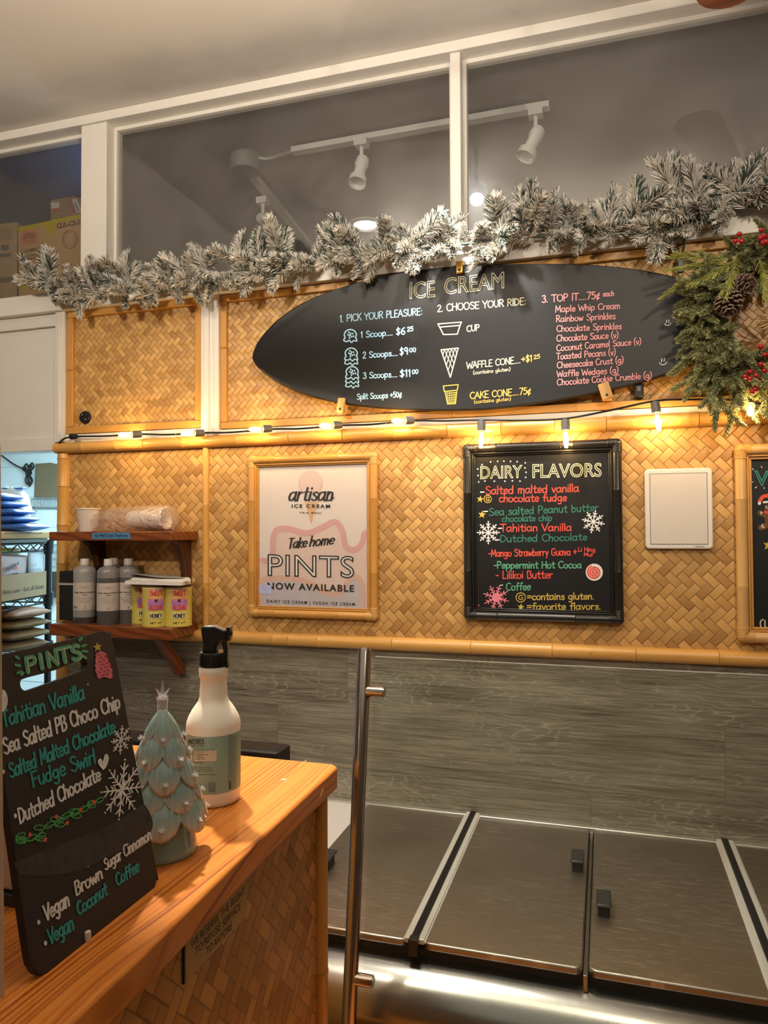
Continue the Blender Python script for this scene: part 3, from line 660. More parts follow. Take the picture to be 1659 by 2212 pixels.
# ------------------------------------------------------------------ surfboard menu
YS = -.045                                     # face of the surfboard
hitY = lambda Y: (lambda x, y: atY(x, y, Y))
NW = (0, -1, 0)
out_px = [(543, 772), (546, 757), (555, 738), (570, 718), (590, 697), (614, 677), (650, 654), (700, 632), (760, 612), (820, 597), (880, 586), (950, 577), (1030, 572), (1110, 569), (1190, 568), (1280, 571), (1360, 578), (1430, 590), (1485, 605), (1530, 628), (1562, 660), (1574, 695), (1568, 730), (1545, 757), (1512, 778), (1470, 797), (1420, 815), (1360, 832), (1290, 848), (1210, 863), (1130, 875), (1040, 884), (960, 886), (880, 884), (800, 879), (720, 868), (660, 853), (615, 834), (580, 814), (557, 795), (547, 782)]
outl = smooth_pts([np.array(q, float) for q in out_px+[out_px[0]]], 3)[:-1]
sb_c = atY(1030, 740, YS); surf = thing('surfboard_menu', 'long black surfboard painted with the chalk ice cream price menu, mounted on the wall', 'menu board', (sb_c[0], 0, sb_c[2]))
mb = MB(); rings = []
for (k, y) in ((.985, 0.0), (1.0, .006), (1.0, .020), (.985, .028)):      # rounded rails
    rings.append([sb_c+(atY(p[0], p[1], YS)-sb_c)*k+np.array((0, y, 0)) for p in outl])
n = len(outl); vs = [v for r in rings for v in r]; fs = [tuple(range(n)), tuple(range(3*n, 4*n))[::-1]]
for i in range(3):
    for k in range(n): fs.append((i*n+k, (i+1)*n+k, (i+1)*n+(k+1) % n, i*n+(k+1) % n))
build('board', mb.add(vs, fs), SURFP, surf, 40)
mb = MB()
for px in ((740, 860), (1305, 840), (990, 600)):
    c = atY(*px, YS+.03); mb.box((c[0], -.0172, c[2]), (.05, .0024, .03))
build('wall_spacer', mb, BLACKM, surf)
I = Ink(hitY(YS), NW)
S = lambda part, mat, t, a, b, h, w=2.6, **k: I.hand(part, mat, t, a, b, h*.93, w*.80, **k)
# smudges left by rubbed out prices
rg = random.Random(3)
for (cx_, cy_, rx, ry) in ((882, 714, 26, 15), (893, 716, 14, 20), (893, 760, 18, 12), (885, 806, 24, 13), (897, 811, 12, 15)):
    I.fill('smudge', CH_K, [(cx_+rx*(1+.3*rg.uniform(-1, 1))*math.cos(a*PI/6), cy_+ry*(1+.3*rg.uniform(-1, 1))*math.sin(a*PI/6)) for a in range(12)], True)
I.layer = 1
I.sans('title_lettering', CH_CR, 'ICE', (885, 645), (940, 641), 34, outline=.016)
I.sans('title_lettering', CH_CR, 'CREAM', (960, 636), (1089, 622), 34, outline=.016)
S('heading_lettering', CH_B, '1. PICK YOUR PLEASURE:', (734, 696), (913, 680), 16, 2.4)
S('price_lettering#1', CH_B, '1 Scoop....', (779, 730), (849, 724), 14); S('price_lettering#1', CH_B, '$6', (855, 724), (876, 722), 16, 3); S('price_lettering#1', CH_B, '25', (879, 716), (893, 715), 10)
S('price_lettering#2', CH_B, '2 Scoops....', (783, 774), (860, 768), 14); S('price_lettering#2', CH_B, '$9', (863, 768), (882, 765), 16, 3); S('price_lettering#2', CH_B, '00', (884, 761), (899, 760), 10)
S('price_lettering#3', CH_B, '3 Scoops....', (784, 818), (859, 814), 14); S('price_lettering#3', CH_B, '$11', (863, 815), (888, 813), 16, 3); S('price_lettering#3', CH_B, '00', (890, 808), (904, 807), 10)
S('price_lettering#4', CH_B, 'Split Scoops +50¢', (771, 863), (868, 858), 13)
def scoop(cx_, y0, y1, extra):
    sd_ = 'scoop_drawing#%d' % extra
    w = 13.0; dome = [(cx_-w+2, y0+19)]+[(cx_+w*math.cos(PI+PI*k/9), y0+13-12*math.sin(PI*k/9)) for k in range(10)]+[(cx_+w-2, y0+19)]
    I.stroke(sd_, CH_B, dome, 2.6, True)
    yb = y0+22
    for e in range(extra+1):
        ws = [(cx_-w+1, yb-3), (cx_-w-1, yb+3), (cx_-w*.5, yb+5), (cx_-w*.2, yb+2), (cx_+w*.2, yb+7), (cx_+w*.55, yb+3), (cx_+w+1, yb+4), (cx_+w-1, yb-4)]
        I.stroke(sd_, CH_B, ws, 2.4, True); yb += 9
    for k in range(9): a = k*2.4; rr = 2.6*math.sqrt(k); I.disc(sd_, CH_B, (cx_+rr*math.cos(a), y0+13+rr*math.sin(a)), 1.9, n=8)
scoop(757, 711, 741, 0); scoop(759, 751, 787, 1); scoop(761, 791, 838, 2)
S('heading_lettering#2', CH_CR, '2. CHOOSE YOUR RIDE:', (944, 674), (1137, 658), 16, 2.6)
st = lambda pts, w=2.4, m=CH_CR: I.stroke('cone_drawing#%d' % (0 if pts[0][1] < 730 else 1 if pts[0][1] < 826 else 2), m, pts, w)
st([(946, 700), (997, 696)]); st([(946, 700), (950, 707), (994, 703), (997, 696)]); st([(950, 707), (958, 723), (988, 722), (994, 703)])
S('choice_lettering', CH_CR, 'CUP', (1008, 717), (1036, 714), 14)
st([(953, 756), (990, 752), (973, 815), (953, 756)])
for k in range(1, 5):
    t = k/5; st([(953+37*t, 756-4*t), (953+20*t*1.0+0*t, 756+59*t)] if False else [(953+37*t, 756-4*t), (990-17*(1-t)*.9-(0), 752+63*(1-t)*.9)], 1.5)
    st([(953+37*t, 756-4*t), (953+20*t*.95, 756+59*t*.95)], 1.5)
S('choice_lettering#2', CH_CR, 'WAFFLE CONE....', (1008, 797), (1125, 784), 15, 2.5); S('choice_lettering#2', CH_O, '+$1', (1126, 783), (1150, 781), 15, 2.8); S('choice_lettering#2', CH_O, '25', (1152, 776), (1167, 774), 9, 2.2)
S('choice_lettering#2', CH_CR, '(contains gluten)', (1022, 809), (1103, 801), 8, 1.5)
st([(958, 834), (990, 831)], 2.2, CH_GD); st([(958, 834), (960, 846), (988, 843), (990, 831)], 2.2, CH_GD); st([(962, 848), (967, 873), (984, 872), (987, 846)], 2.2, CH_GD)
for k in range(1, 6): st([(962+k*4.2, 847), (966+k*3.2, 873)], 1.3, CH_GD)
for k in range(5): st([(963+k*.8, 850+k*5), (987-k*.6, 848+k*5)], 1.3, CH_GD)
S('choice_lettering#3', CH_O, 'CAKE CONE....75¢', (1015, 862), (1147, 851), 15, 2.6); S('choice_lettering#3', CH_O, '(contains gluten)', (1024, 872), (1104, 865), 8, 1.5)
S('topping_lettering', CH_P, '3. TOP IT....75¢', (1170, 654), (1296, 645), 16, 2.8); S('topping_lettering', CH_P, 'each', (1302, 641), (1327, 639), 12, 2.2)
for t, a, b in (('Maple Whip Cream', (1199, 675), (1340, 667)), ('Rainbow Sprinkles', (1201, 696), (1330, 689)), ('Chocolate Sprinkles', (1202, 717), (1343, 711)), ('Chocolate Sauce (v)', (1202, 738), (1336, 730)), ('Coconut Caramel Sauce (v)', (1202, 759), (1385, 744)), ('Toasted Pecans (v)', (1202, 777), (1330, 767)), ('Cheesecake Crust (g)', (1203, 796), (1347, 784)), ('Waffle Wedges (g)', (1203, 815), (1336, 806)), ('Chocolate Cookie Crumble (g)', (1203, 833), (1408, 817))):
    S('topping_lettering', CH_P, t, a, b, 14.5, 2.3)
for (x, y, s) in ((1442, 698, 1.0), (1432, 782, 1.15)):
    I.stroke('smiley_drawing#%d' % y, CH_W, [(x-2*s, y-6*s), (x-3*s, y)], 1.6); I.stroke('smiley_drawing#%d' % y, CH_W, [(x+3*s, y-7*s), (x+2*s, y-1*s)], 1.6); I.stroke('smiley_drawing#%d' % y, CH_W, [(x-7*s, y+2), (x-3*s, y+5*s), (x+3*s, y+5*s), (x+7*s, y+1)], 1.6, True)
I.commit(surf)
def clip(px, w, h, tilt, label, m, name='wooden_clip', nm='clip'):
    c = atY(*px, YS-.006); r = thing(name, label, nm, (c[0], 0, c[2])); R = rotm('Y', tilt)
    build('block', MB().box((c[0], YS-.006, c[2]), (w, .012, h), rot=R), m, r, bevel=.003)
    build('arm', MB().box((c[0]+.004, (YS-.0)/2, c[2]-h*.3), (w*.8, -YS, h*.3)), m, r, bevel=.002)
    s = np.array((c[0], YS-.0125, c[2]))+R@np.array((0, 0, -h*.25)); build('screw', MB().lathe([(0, .001), (.0035, .001), (.0035, 0)], s, 10, frame_to((0, -1, 0))), BLACKM, r)
    return r
clip((737, 876), .022, .044, .12, 'pale wooden clip under the board near its pointed end', CLIPW)
clip((1308, 845), .028, .044, -.28, 'pale wooden clip under the board below the topping list', CLIPW)
g_ = clip((993, 578), .020, .034, 0, 'gold clip at the top of the board, over the word cream', plain('gold_metal', (.75, .42, .10), .25, .9, .05), 'gold_clip')
c = atY(1380, 843, -.03); t = tag(build('tag', MB().box((c[0], -.016, c[2]), (.023, .03, .033)), BLACKP, None, bevel=.003, base=(c[0], 0, c[2])), 'small black tag holder below the board beside the right wooden clip', 'tag'); t.name = 'black_holder'
build('mark', MB().box((c[0], -.0312, c[2]+.004), (.008, .0006, .012)), GREYP, t, 0)
c = atY(186, 902, 0); o = tag(build('wall_plate', MB().lathe([(0, .012), (.018, .011), (.021, .006), (.021, 0)], c, 28, frame_to((0, -1, 0))), BLACKP, None, base=tuple(c)), 'round black cover plate on the small woven panel', 'cover plate')
mb = MB()
for dx, dz in ((-.006, .008), (.007, -.008)): mb.lathe([(0, .0135), (.0022, .0132), (.0022, .011)], c+np.array((dx, 0, dz)), 8, frame_to((0, -1, 0)))
build('screw', mb, ALU, o)

# ------------------------------------------------------------------ framed boards
def wrap_frame(parent, tl, br, r, mh, mv, mwrap, inner, m_in, node=True):
    # four round poles, bound corners, and thin inner slats; tl/br: (x,z) of outer corners
    x0, z1 = tl; x1, z0 = br; Y = -r
    for z in (z0+r, z1-r):
        mb = MB().tube([(x0+r*.6, Y, z)]+[(x0+(x1-x0)*q+d, Y, z) for q in (.22, .71) for d in (-.004, -.001, 0, .001, .004)]+[(x1-r*.6, Y, z)], [r]+[r, r*1.05, r*.97, r*1.05, r]*2+[r], 14)
        build('rail', mb, mh, parent, 50)
    for x in (x0+r, x1-r):
        mb = MB().tube([(x, Y, z0+r)]+[(x, Y, z0+(z1-z0)*q+d) for q in (.28, .72) for d in (-.004, -.001, 0, .001, .004)]+[(x, Y, z1-r)], [r]+[r, r*1.05, r*.97, r*1.05, r]*2+[r], 14)
        build('stile', mb, mv, parent, 50)
    for sx, xx in ((1, x0), (-1, x1)):
        for sz, zz in ((1, z0), (-1, z1)):
            mb = MB(); nw = 6
            for hz in (0, 1):
                pts = []; rs = []
                for k in range(nw):
                    for d, f in ((0, 1.03), (.0012, 1.10), (.0030, 1.10), (.0042, 1.03)):
                        o_ = r*.9+k*.0042+d; pts.append((xx+sx*o_, Y, zz+sz*r) if hz else (xx+sx*r, Y, zz+sz*o_)); rs.append(r*f)
                mb.tube(pts, rs, 14)
            mb.ball((xx+sx*r, Y, zz+sz*r), r*1.08, 14, 9)
            build('corner_binding', mb, mwrap, parent, 50)
    mb = MB(); a = 2*r
    for k, (t, d) in enumerate(inner):
        y1 = -d
        for z in (z0+a, z1-a-t): mb.bx(x0+a, x1-a, y1, -.002, z, z+t)
        for x in (x0+a, x1-a-t): mb.bx(x, x+t, y1, -.002, z0+a+t, z1-a-t)
        a += t+.0006
    build('inner_slat', mb, m_in, parent, bevel=.0012)
    return x0+a, x1-a, z0+a, z1-a

# poster
a = atY(534, 986, -.02); b = atY(815, 1341, -.02)
pos = thing('poster_frame', 'bamboo framed poster advertising take home pints, hung on the woven wall', 'poster', ((a[0]+b[0])/2, 0, b[2]))
ix0, ix1, iz0, iz1 = wrap_frame(pos, (a[0], a[2]), (b[0], b[2]), .0115, BAMD_X, BAMD_Z, RATTAN, ((.005, .016), (.004, .012)), BAMD_X)
build('backing', MB().bx(ix0-.004, ix1+.004, -.004, 0, iz0-.004, iz1+.004), PAPER, pos, 0)
build('paper', MB().bx(ix0, ix1, -.0052, -.004, iz0, iz1), plain('poster_paper', (.69, .63, .60), .55, 0, .015, 4), pos, 0)
K = Ink(hitY(-.0052), NW, .0004)
PINK = plain('poster_pink', (.63, .37, .37), .55, 0, .02); LPNK = plain('poster_pale_pink', (.67, .53, .48), .55, 0, .02); LAV = plain('poster_lavender', (.50, .47, .50), .55, 0, .02); SALM = plain('poster_salmon', (.64, .42, .34), .55, 0, .02); TANC = plain('poster_cone', (.64, .42, .20), .55, 0, .02); BALL = plain('poster_scoop', (.66, .52, .51), .55, 0, .02)
q = lambda x, y: (500+x/3.318, 930+y/3.318)      # from the enlarged crop back to photo pixels
PX0, PX1 = proj((ix0, -.005, 1.5))[0]+.5, proj((ix1, -.005, 1.5))[0]-.5
drip = [(186, 905), (250, 935), (295, 880), (300, 770), (330, 710), (410, 705), (540, 735), (640, 700), (740, 655), (795, 720), (820, 830), (880, 855), (935, 810), (960, 700)]
low = smooth_pts([np.array(q(*p)) for p in drip], 8)
low = [p for p in low if PX0 < p[0] < PX1]
pol = [(PX0, low[0][1])]+[tuple(p) for p in low]+[(PX1, low[-1][1]), (PX1, q(0, 1279)[1]), (PX0, q(0, 1268)[1])]
K.fill('artwork', LPNK, pol); K.layer = 1
lav = [(215, 1269), (225, 1110), (300, 1090), (420, 1075), (560, 1110), (680, 1190), (800, 1160), (850, 1090), (900, 1080), (920, 1120), (925, 1279)]
sal = smooth_pts([np.array(q(*p)) for p in [(205, 1268), (205, 1120), (240, 1065), (420, 1060), (560, 1090), (680, 1165), (780, 1160), (850, 1060), (900, 1050), (940, 1110), (945, 1280)]], 6)
K.fill('artwork', LAV, [tuple(p) for p in sal]); K.layer = 2
K.stroke('artwork', SALM, [tuple(p) for p in sal], 11)
dp = [p for p in low if PX0+6 < p[0] < PX1-6]
K.stroke('artwork', PINK, [tuple(p) for p in dp], 12.5)
# printed cone emblem
sc_c = q(568, 372); K.disc('emblem', BALL, sc_c, 25, 24, 28); K.fill('emblem', BALL, [q(487, 380), q(490, 440), q(560, 455), q(640, 440), q(650, 375)])
K.fill('emblem', LAV, [q(510, 440), q(540, 520), q(600, 520), q(632, 440)]); K.fill('emblem', TANC, [q(523, 495), q(560, 520), q(590, 512), q(625, 495), q(571, 670)])
K.layer = 3; K.ring('emblem', PINK, sc_c, 25, 1.0, 24, 32)
for k in range(1, 6): K.stroke('emblem', SALM, [q(523+k*17, 515), q(571+(k-3)*8, 640-abs(k-3)*30)], .7); K.stroke('emblem', SALM, [q(625-k*17, 515), q(571-(k-3)*8, 640-abs(k-3)*30)], .7)
K.layer = 4
K.hand('brand_lettering', INKK, 'artisan', q(405, 502), q(725, 500), 30, 4.6, shear=.28, jit=0, thin=.45)
K.stroke('brand_lettering', INKK, [q(690, 500), q(715, 497), q(733, 480)], 2.6, True)
K.sans('brand_lettering', INKK, 'ICE CREAM', q(433, 553), q(708, 555), 7.2, bold=.03, spacing=1.35)
K.sans('brand_lettering', INKK, 'PAIA MAUI', q(493, 595), q(643, 597), 3.8, bold=.02, spacing=1.5)
K.hand('slogan_lettering', INKK, 'Take', q(402, 845), q(540, 833), 21, 3.8, shear=.26, jit=0, thin=.5)
K.hand('slogan_lettering', INKK, 'home', q(556, 830), q(735, 812), 21, 3.8, shear=.26, jit=0, thin=.5)
PWH = plain('poster_white', (.72, .70, .68), .55, 0, .02)
K.sans('pints_lettering', PWH, 'PINTS', q(266, 1036), q(876, 1050), 42, bold=.015, spacing=1.05); K.layer = 5
K.sans('pints_lettering', INKK, 'PINTS', q(261, 1038), q(882, 1053), 44.5, outline=.020, spacing=1.05)
K.sans('slogan_lettering', INKK, 'NOW AVAILABLE', q(259, 1135), q(880, 1155), 13.5, bold=.03, spacing=1.2)
K.sans('slogan_lettering', INKK, 'DAIRY ICE CREAM | VEGAN ICE CREAM', q(255, 1233), q(886, 1256), 6.4, bold=.015, spacing=1.3)
K.layer = 5
STK = plain('sticker_blue', (.46, .52, .80), .4, 0, .04)
K.fill('sticker', STK, [q(188, 1105), q(288, 1107), q(286, 1173), q(188, 1168)]); K.layer = 6
K.stroke('sticker', plain('sticker_mark', (.33, .38, .66), .4), [q(225, 1118), q(238, 1145), q(252, 1118), q(225, 1118)], 1)
K.commit(pos)
build('glazing', MB().bx(ix0-.002, ix1+.002, -.0090, -.0080, iz0-.002, iz1+.002), clear('poster_glazing', (.985, .985, .985), .02, 1.45, .7), pos, 0)

# dairy flavours blackboard
a = atY(999, 960, -.02); b = atY(1348, 1350, -.02)
dai = thing('dairy_flavors_board', 'black framed chalkboard listing the dairy flavors in coloured chalk', 'chalkboard', ((a[0]+b[0])/2, 0, b[2]))
BLKF = plain('black_lacquered_rattan', (.013, .012, .011), .30, 0, .2, 40)
ix0, ix1, iz0, iz1 = wrap_frame(dai, (a[0], a[2]), (b[0], b[2]), .0118, BLKF, BLKF, BLKF, ((.0052, .015), (.0036, .010)), BLKF)
build('slate', MB().bx(ix0-.003, ix1+.003, -.005, 0, iz0-.003, iz1+.003), BOARD, dai, 0)
K = Ink(hitY(-.005), NW, .0005)
q = lambda x, y: (980+x/2.443, 920+y/2.443)
K.sans('title_lettering', CH_CR, 'DAIRY', q(140, 279), q(363, 272), 26, outline=.020); K.sans('title_lettering', CH_CR, 'FLAVORS', q(416, 273), q(781, 266), 28, outline=.020)
for (x, y) in ((195, 190), (232, 187), (265, 186), (300, 187), (335, 189), (378, 195), (376, 222), (382, 245), (380, 272), (350, 292), (310, 290), (270, 292), (215, 292), (165, 291), (132, 296), (128, 262), (127, 228), (150, 205)): K.disc('title_lettering', CH_W, q(x, y), 1.7, n=8)
Hh = lambda part, mat, t, a_, b_, h, w=2.9: K.hand(part, mat, t, q(*a_), q(*b_), h*.90, w*.80)
for y, x in ((350, 142), (452, 160), (541, 236), (602, 222)): K.stroke('flavor_lettering', CH_W, [q(x, y), q(x+18, y-1)], 2.6)
Hh('flavor_lettering', CH_R, 'Salted malted vanilla', (166, 362), (662, 347), 19); Hh('flavor_lettering', CH_R, 'chocolate fudge', (238, 402), (598, 397), 18)
Hh('flavor_lettering', CH_G, 'Sea salted Peanut butter', (184, 474), (764, 449), 18, 2.6); Hh('flavor_lettering', CH_G, 'chocolate chip', (254, 506), (520, 501), 15, 2.4)
Hh('flavor_lettering', CH_R, 'Tahitian Vanilla', (246, 558), (624, 553), 18, 2.8); Hh('flavor_lettering', CH_G, 'Dutched Chocolate', (244, 614), (706, 603), 17, 2.6)
Hh('flavor_lettering', CH_R, '-Mango Strawberry Guava +', (182, 690), (650, 682), 17, 2.6); Hh('flavor_lettering', CH_R, 'Li Hing', (656, 662), (748, 664), 10, 2.0); Hh('flavor_lettering', CH_R, 'Mui', (686, 688), (734, 688), 9, 2.0)
Hh('flavor_lettering', CH_MG, '-Peppermint Hot Cocoa', (210, 752), (676, 750), 16, 2.9); Hh('flavor_lettering', CH_R, '- Lilikoi Butter', (220, 806), (524, 804), 18, 2.8); Hh('flavor_lettering', CH_W, '-', (238, 852), (262, 851), 12, 2.4); Hh('flavor_lettering', CH_MG, 'Coffee', (276, 868), (408, 866), 18, 2.8)
Hh('legend_lettering', CH_GD, '=contains gluten.', (386, 918), (742, 915), 16, 2.8); Hh('legend_lettering', CH_GD, '=favorite flavors.', (384, 970), (778, 968), 16, 2.8)
for (x, y, r_) in ((180, 386, 8), (354, 905, 10)):
    K.ring('gluten_symbol#%d' % y, CH_GD, q(x, y), r_, 1.8); K.hand('gluten_symbol#%d' % y, CH_GD, 'G', (q(x, y)[0]-r_*.5, q(x, y)[1]+r_*.5), (q(x, y)[0]+r_*.55, q(x, y)[1]+r_*.5), r_, 1.8, jit=0)
for (x, y, r_) in ((140, 387, 8), (150, 468, 9), (355, 956, 8)): K.star('star_drawing#%d' % y, CH_GD, q(x, y), r_, .1)
K.flake('snowflake_drawing', CH_W, q(183, 563), 21, 2.4, 8); K.flake('snowflake_drawing#2', CH_W, q(737, 506), 21, 2.4, 8, .2)
CH_PK = chalk('chalk_hot_pink', (.74, .22, .28)); K.flake('pink_snowflake_drawing', CH_PK, q(224, 905), 24, 2.2, 8, .3); K.disc('pink_snowflake_drawing', CH_PK, q(226, 905), 10)
K.disc('candy_drawing', CH_W, q(742, 772), 18.5, n=28); K.layer = 1
K.stroke('candy_drawing', CH_R, [(q(742, 772)[0]+(1.5+13.5*k/40)*math.cos(.42*k), q(742, 772)[1]+(1.5+13.5*k/40)*math.sin(.42*k)) for k in range(41)], 4.0)
K.stroke('slate_edge_mark', CH_W, [q(128, 965), q(145, 964)], 2.5); K.disc('slate_edge_mark', CH_R, q(133, 947), 1.8, n=8)
K.commit(dai)

# whiteboard
a = atY(1392, 1014, -.012); b = atY(1541, 1186, -.012); q00 = [(1392, 1016), (1537, 1011), (1541, 1186), (1397, 1184)]
wb = thing('whiteboard', 'blank white dry erase board with a rounded white frame, on the woven wall', 'whiteboard', ((a[0]+b[0])/2, 0, b[2]))
WBF = plain('whiteboard_frame', (.70, .66, .62), .35, 0, .02); WBS = plain('whiteboard_surface', (.62, .58, .54), .30, 0, .015)
def rrect(x0, x1, z0, z1, r, n=5):
    p = []
    for cx_, cz_, a0 in ((x1-r, z1-r, 0), (x0+r, z1-r, PI/2), (x0+r, z0+r, PI), (x1-r, z0+r, 1.5*PI)):
        for k in range(n+1): p.append((cx_+r*math.cos(a0+PI/2*k/n), cz_+r*math.sin(a0+PI/2*k/n)))
    return p
a_, b_ = a, b; rr = rrect(a[0], b[0], b[2], a[2], .010); mb = MB(); mb.prism([(p[0], -.014, p[1]) for p in rr], (0, .014, 0)); build('frame', mb, WBF, wb, 40, .003)
w_ = .0125; build('writing_surface', MB().bx(a[0]+w_, b[0]-w_, -.0147, -.012, b[2]+w_, a[2]-w_), WBS, wb, 0)
mb = MB()
for z in (b[2]+w_, a[2]-w_): mb.bx(a[0]+w_-.001, b[0]-w_+.001, -.0149, -.013, z-.0006, z+.0006)
for x in (a[0]+w_, b[0]-w_): mb.bx(x-.0006, x+.0006, -.0149, -.013, b[2]+w_, a[2]-w_)
build('groove', mb, GREYP, wb, 0)
K = Ink(hitY(-.0149), NW, .0003); K.sans('maker_mark', INKG, 'BOARD', (1504, 1181.5), (1522, 1181.7), 2); K.parts.pop('maker_mark', None)
K.stroke('maker_mark', INKG, [(1502, 1180.6), (1521, 1181)], 1.6); K.commit(wb)

# vegan board, cut off by the right edge of the photograph
a = atY(1587, 960, -.02); b = atY(1592, 1388, -.02); vx1 = a[0]+.52
veg = thing('vegan_flavors_board', 'natural rattan framed chalkboard right of the whiteboard, with a yellow star and the letter V', 'chalkboard', (a[0]+.26, 0, b[2]))
VB = bamboo('pale_rattan_pole', (.50, .29, .10), (.66, .42, .17), 'z'); VBX = bamboo('pale_rattan_rail', (.50, .29, .10), (.66, .42, .17), 'x')
ix0, ix1, iz0, iz1 = wrap_frame(veg, (a[0], a[2]), (vx1, b[2]), .0135, VBX, VB, RATTAN, ((.0045, .018), (.0062, .013)), BAMD_X)
build('slate', MB().bx(ix0-.003, ix1+.003, -.005, 0, iz0-.003, iz1+.003), BOARD, veg, 0)
K = Ink(hitY(-.005), NW, .0005); q = lambda x, y: (1560+x/4.515, 930+y/4.515)
K.sans('title_lettering', CH_T, 'VEGAN', q(312, 536), (1790, 1048), 31, outline=.022)
for p0, p1 in (((380, 350), (388, 362)), ((294, 370), (304, 382)), ((270, 437), (284, 437)), ((287, 506), (300, 500)), ((322, 560), (336, 550)), ((408, 555), (408, 566))): K.stroke('title_lettering', CH_W, [q(*p0), q(*p1)], 1.8)
GBR = chalk('chalk_brown', (.16, .075, .035)); cx_, cy_ = q(500, 800)
# generic biscuit figure in a red cap
K.fill('biscuit_drawing', GBR, [q(410, 740), q(500, 690), q(590, 740), q(580, 800), q(660, 790), q(660, 850), q(590, 860), q(600, 900), q(660, 930), q(640, 980), q(560, 950), q(500, 900), q(430, 960), q(370, 975), q(345, 950), q(360, 920), q(420, 900), q(412, 850), q(350, 820), q(340, 795), q(365, 775), q(412, 800)], False)
K.layer = 1; K.stroke('biscuit_drawing', CH_R, [q(365, 690), q(400, 645), q(480, 635), q(560, 650), q(590, 690)], 8, True); K.stroke('biscuit_drawing', CH_W, [q(405, 700), q(500, 690), q(590, 705)], 4.5); K.disc('biscuit_drawing', CH_W, q(363, 710), 3.6)
K.stroke('biscuit_drawing', CH_W, [q(380, 940), q(395, 915), q(395, 950), q(412, 940)], 1.6); K.stroke('biscuit_drawing', CH_W, [q(375, 815), q(380, 790), q(390, 805)], 1.6); K.stroke('biscuit_drawing', CH_R, [q(415, 795), q(500, 810)], 5)
K.stroke('biscuit_drawing', CH_W, [q(425, 735), q(440, 760)], 1.4); K.star('star_drawing', CH_GD, q(450, 1120), 12.5, .15)
K.hand('legend_lettering', CH_CR, '(Li', q(362, 1920), (1672, 1356), 16, 2.6)
K.commit(veg)
# ------------------------------------------------------------------ string of bulbs along the rail
sl_c = atY(900, 930, -.04)
strg = thing('string_lights', 'string of clear filament bulbs on a black cord along the bamboo rail', 'string lights', sl_c)
FIL = emis('glowing_filament', (1.0, .72, .34), 80); SOCK = plain('grey_socket', (.11, .105, .10), .45, 0, .1)
GLOWB = None
cord_px = [(128, 978, -.012), (127, 962, -.02), (136, 949, -.03), (163, 943, -.034), (230, 942, -.034), (305, 938, -.034), (360, 939, -.034), (438, 935, -.034), (500, 934, -.034), (585, 927, -.034), (650, 926, -.034), (735, 919, -.034), (800, 917, -.034), (888, 909, -.036), (960, 909, -.045), (1038, 907, -.05), (1125, 908, -.05), (1222, 904, -.05), (1320, 886, -.055), (1417, 866, -.055), (1500, 863, -.05), (1570, 864, -.05), (1640, 872, -.05), (1670, 868, -.05)]
cpts = [atY(x, y, Y) for x, y, Y in cord_px]
build('cord', MB().tube(smooth_pts(cpts, 5), .0028, 6), BLACKP, strg)
pl = atY(163, 943, -.036); build('end_plug', MB().tube([pl+np.array((.004, 0, 0)), pl+np.array((-.012, -.002, 0)), pl+np.array((-.018, -.003, 0))], [.008, .010, .0085], 14), BLACKP, strg)
def bulb(px, Y, d, kind, pw):
    # px: photo pixel of the socket; d: direction the bulb points
    c = atY(px[0], px[1], Y); A = frame_to(d); k = 1.0
    s = build('socket', MB().lathe([(.005, -.006), (.0105, -.004), (.0115, .010), (.0112, .024), (.009, .0245), (.009, .020)], c, 16, A), SOCK, strg, 40)
    if kind == 'pear': pr = [(.0085, .022), (.0095, .030), (.013, .045), (.017, .060), (.0185, .068), (.0175, .078), (.012, .086), (.005, .0895), (0, .090)]
    else: pr = [(.0085, .022), (.011, .027), (.018, .034), (.0235, .046), (.0245, .056), (.0215, .069), (.0135, .078), (.0055, .0815), (0, .082)]
    b = build('bulb', MB().lathe(pr, c, 20, A), GLASSB, strg, True)
    mb = MB(); A_ = np.array(A)
    for j in range(4):
        a = j*PI/2; p = [(.003*math.cos(a), .003*math.sin(a), .030), (.006*math.cos(a+.4), .006*math.sin(a+.4), .052), (.003*math.cos(a+.8), .003*math.sin(a+.8), .070 if kind == 'pear' else .064)]
        mb.tube([c+A_@np.array(q) for q in p], .0017, 5)
    build('filament', mb, FIL, b)
    lamp('bulb_glow', 'POINT', c+A_@np.array((0, 0, .05)), pw, (1.0, .62, .26), None, .014)
for (x, y) in ((302, 938), (437, 935), (583, 926), (734, 918), (889, 908)): bulb((x, y), -.046, (-.62, -.72, -.10), 'round', .75)
bulb((1040, 912), -.052, (-.02, -.05, -1), 'pear', .8); bulb((1221, 910), -.052, (.03, -.08, -1), 'pear', .8); bulb((1415, 872), -.056, (.12, -.10, -1), 'pear', .95); bulb((1621, 868), -.075, (-.15, -.75, -.55), 'round', 1.0)

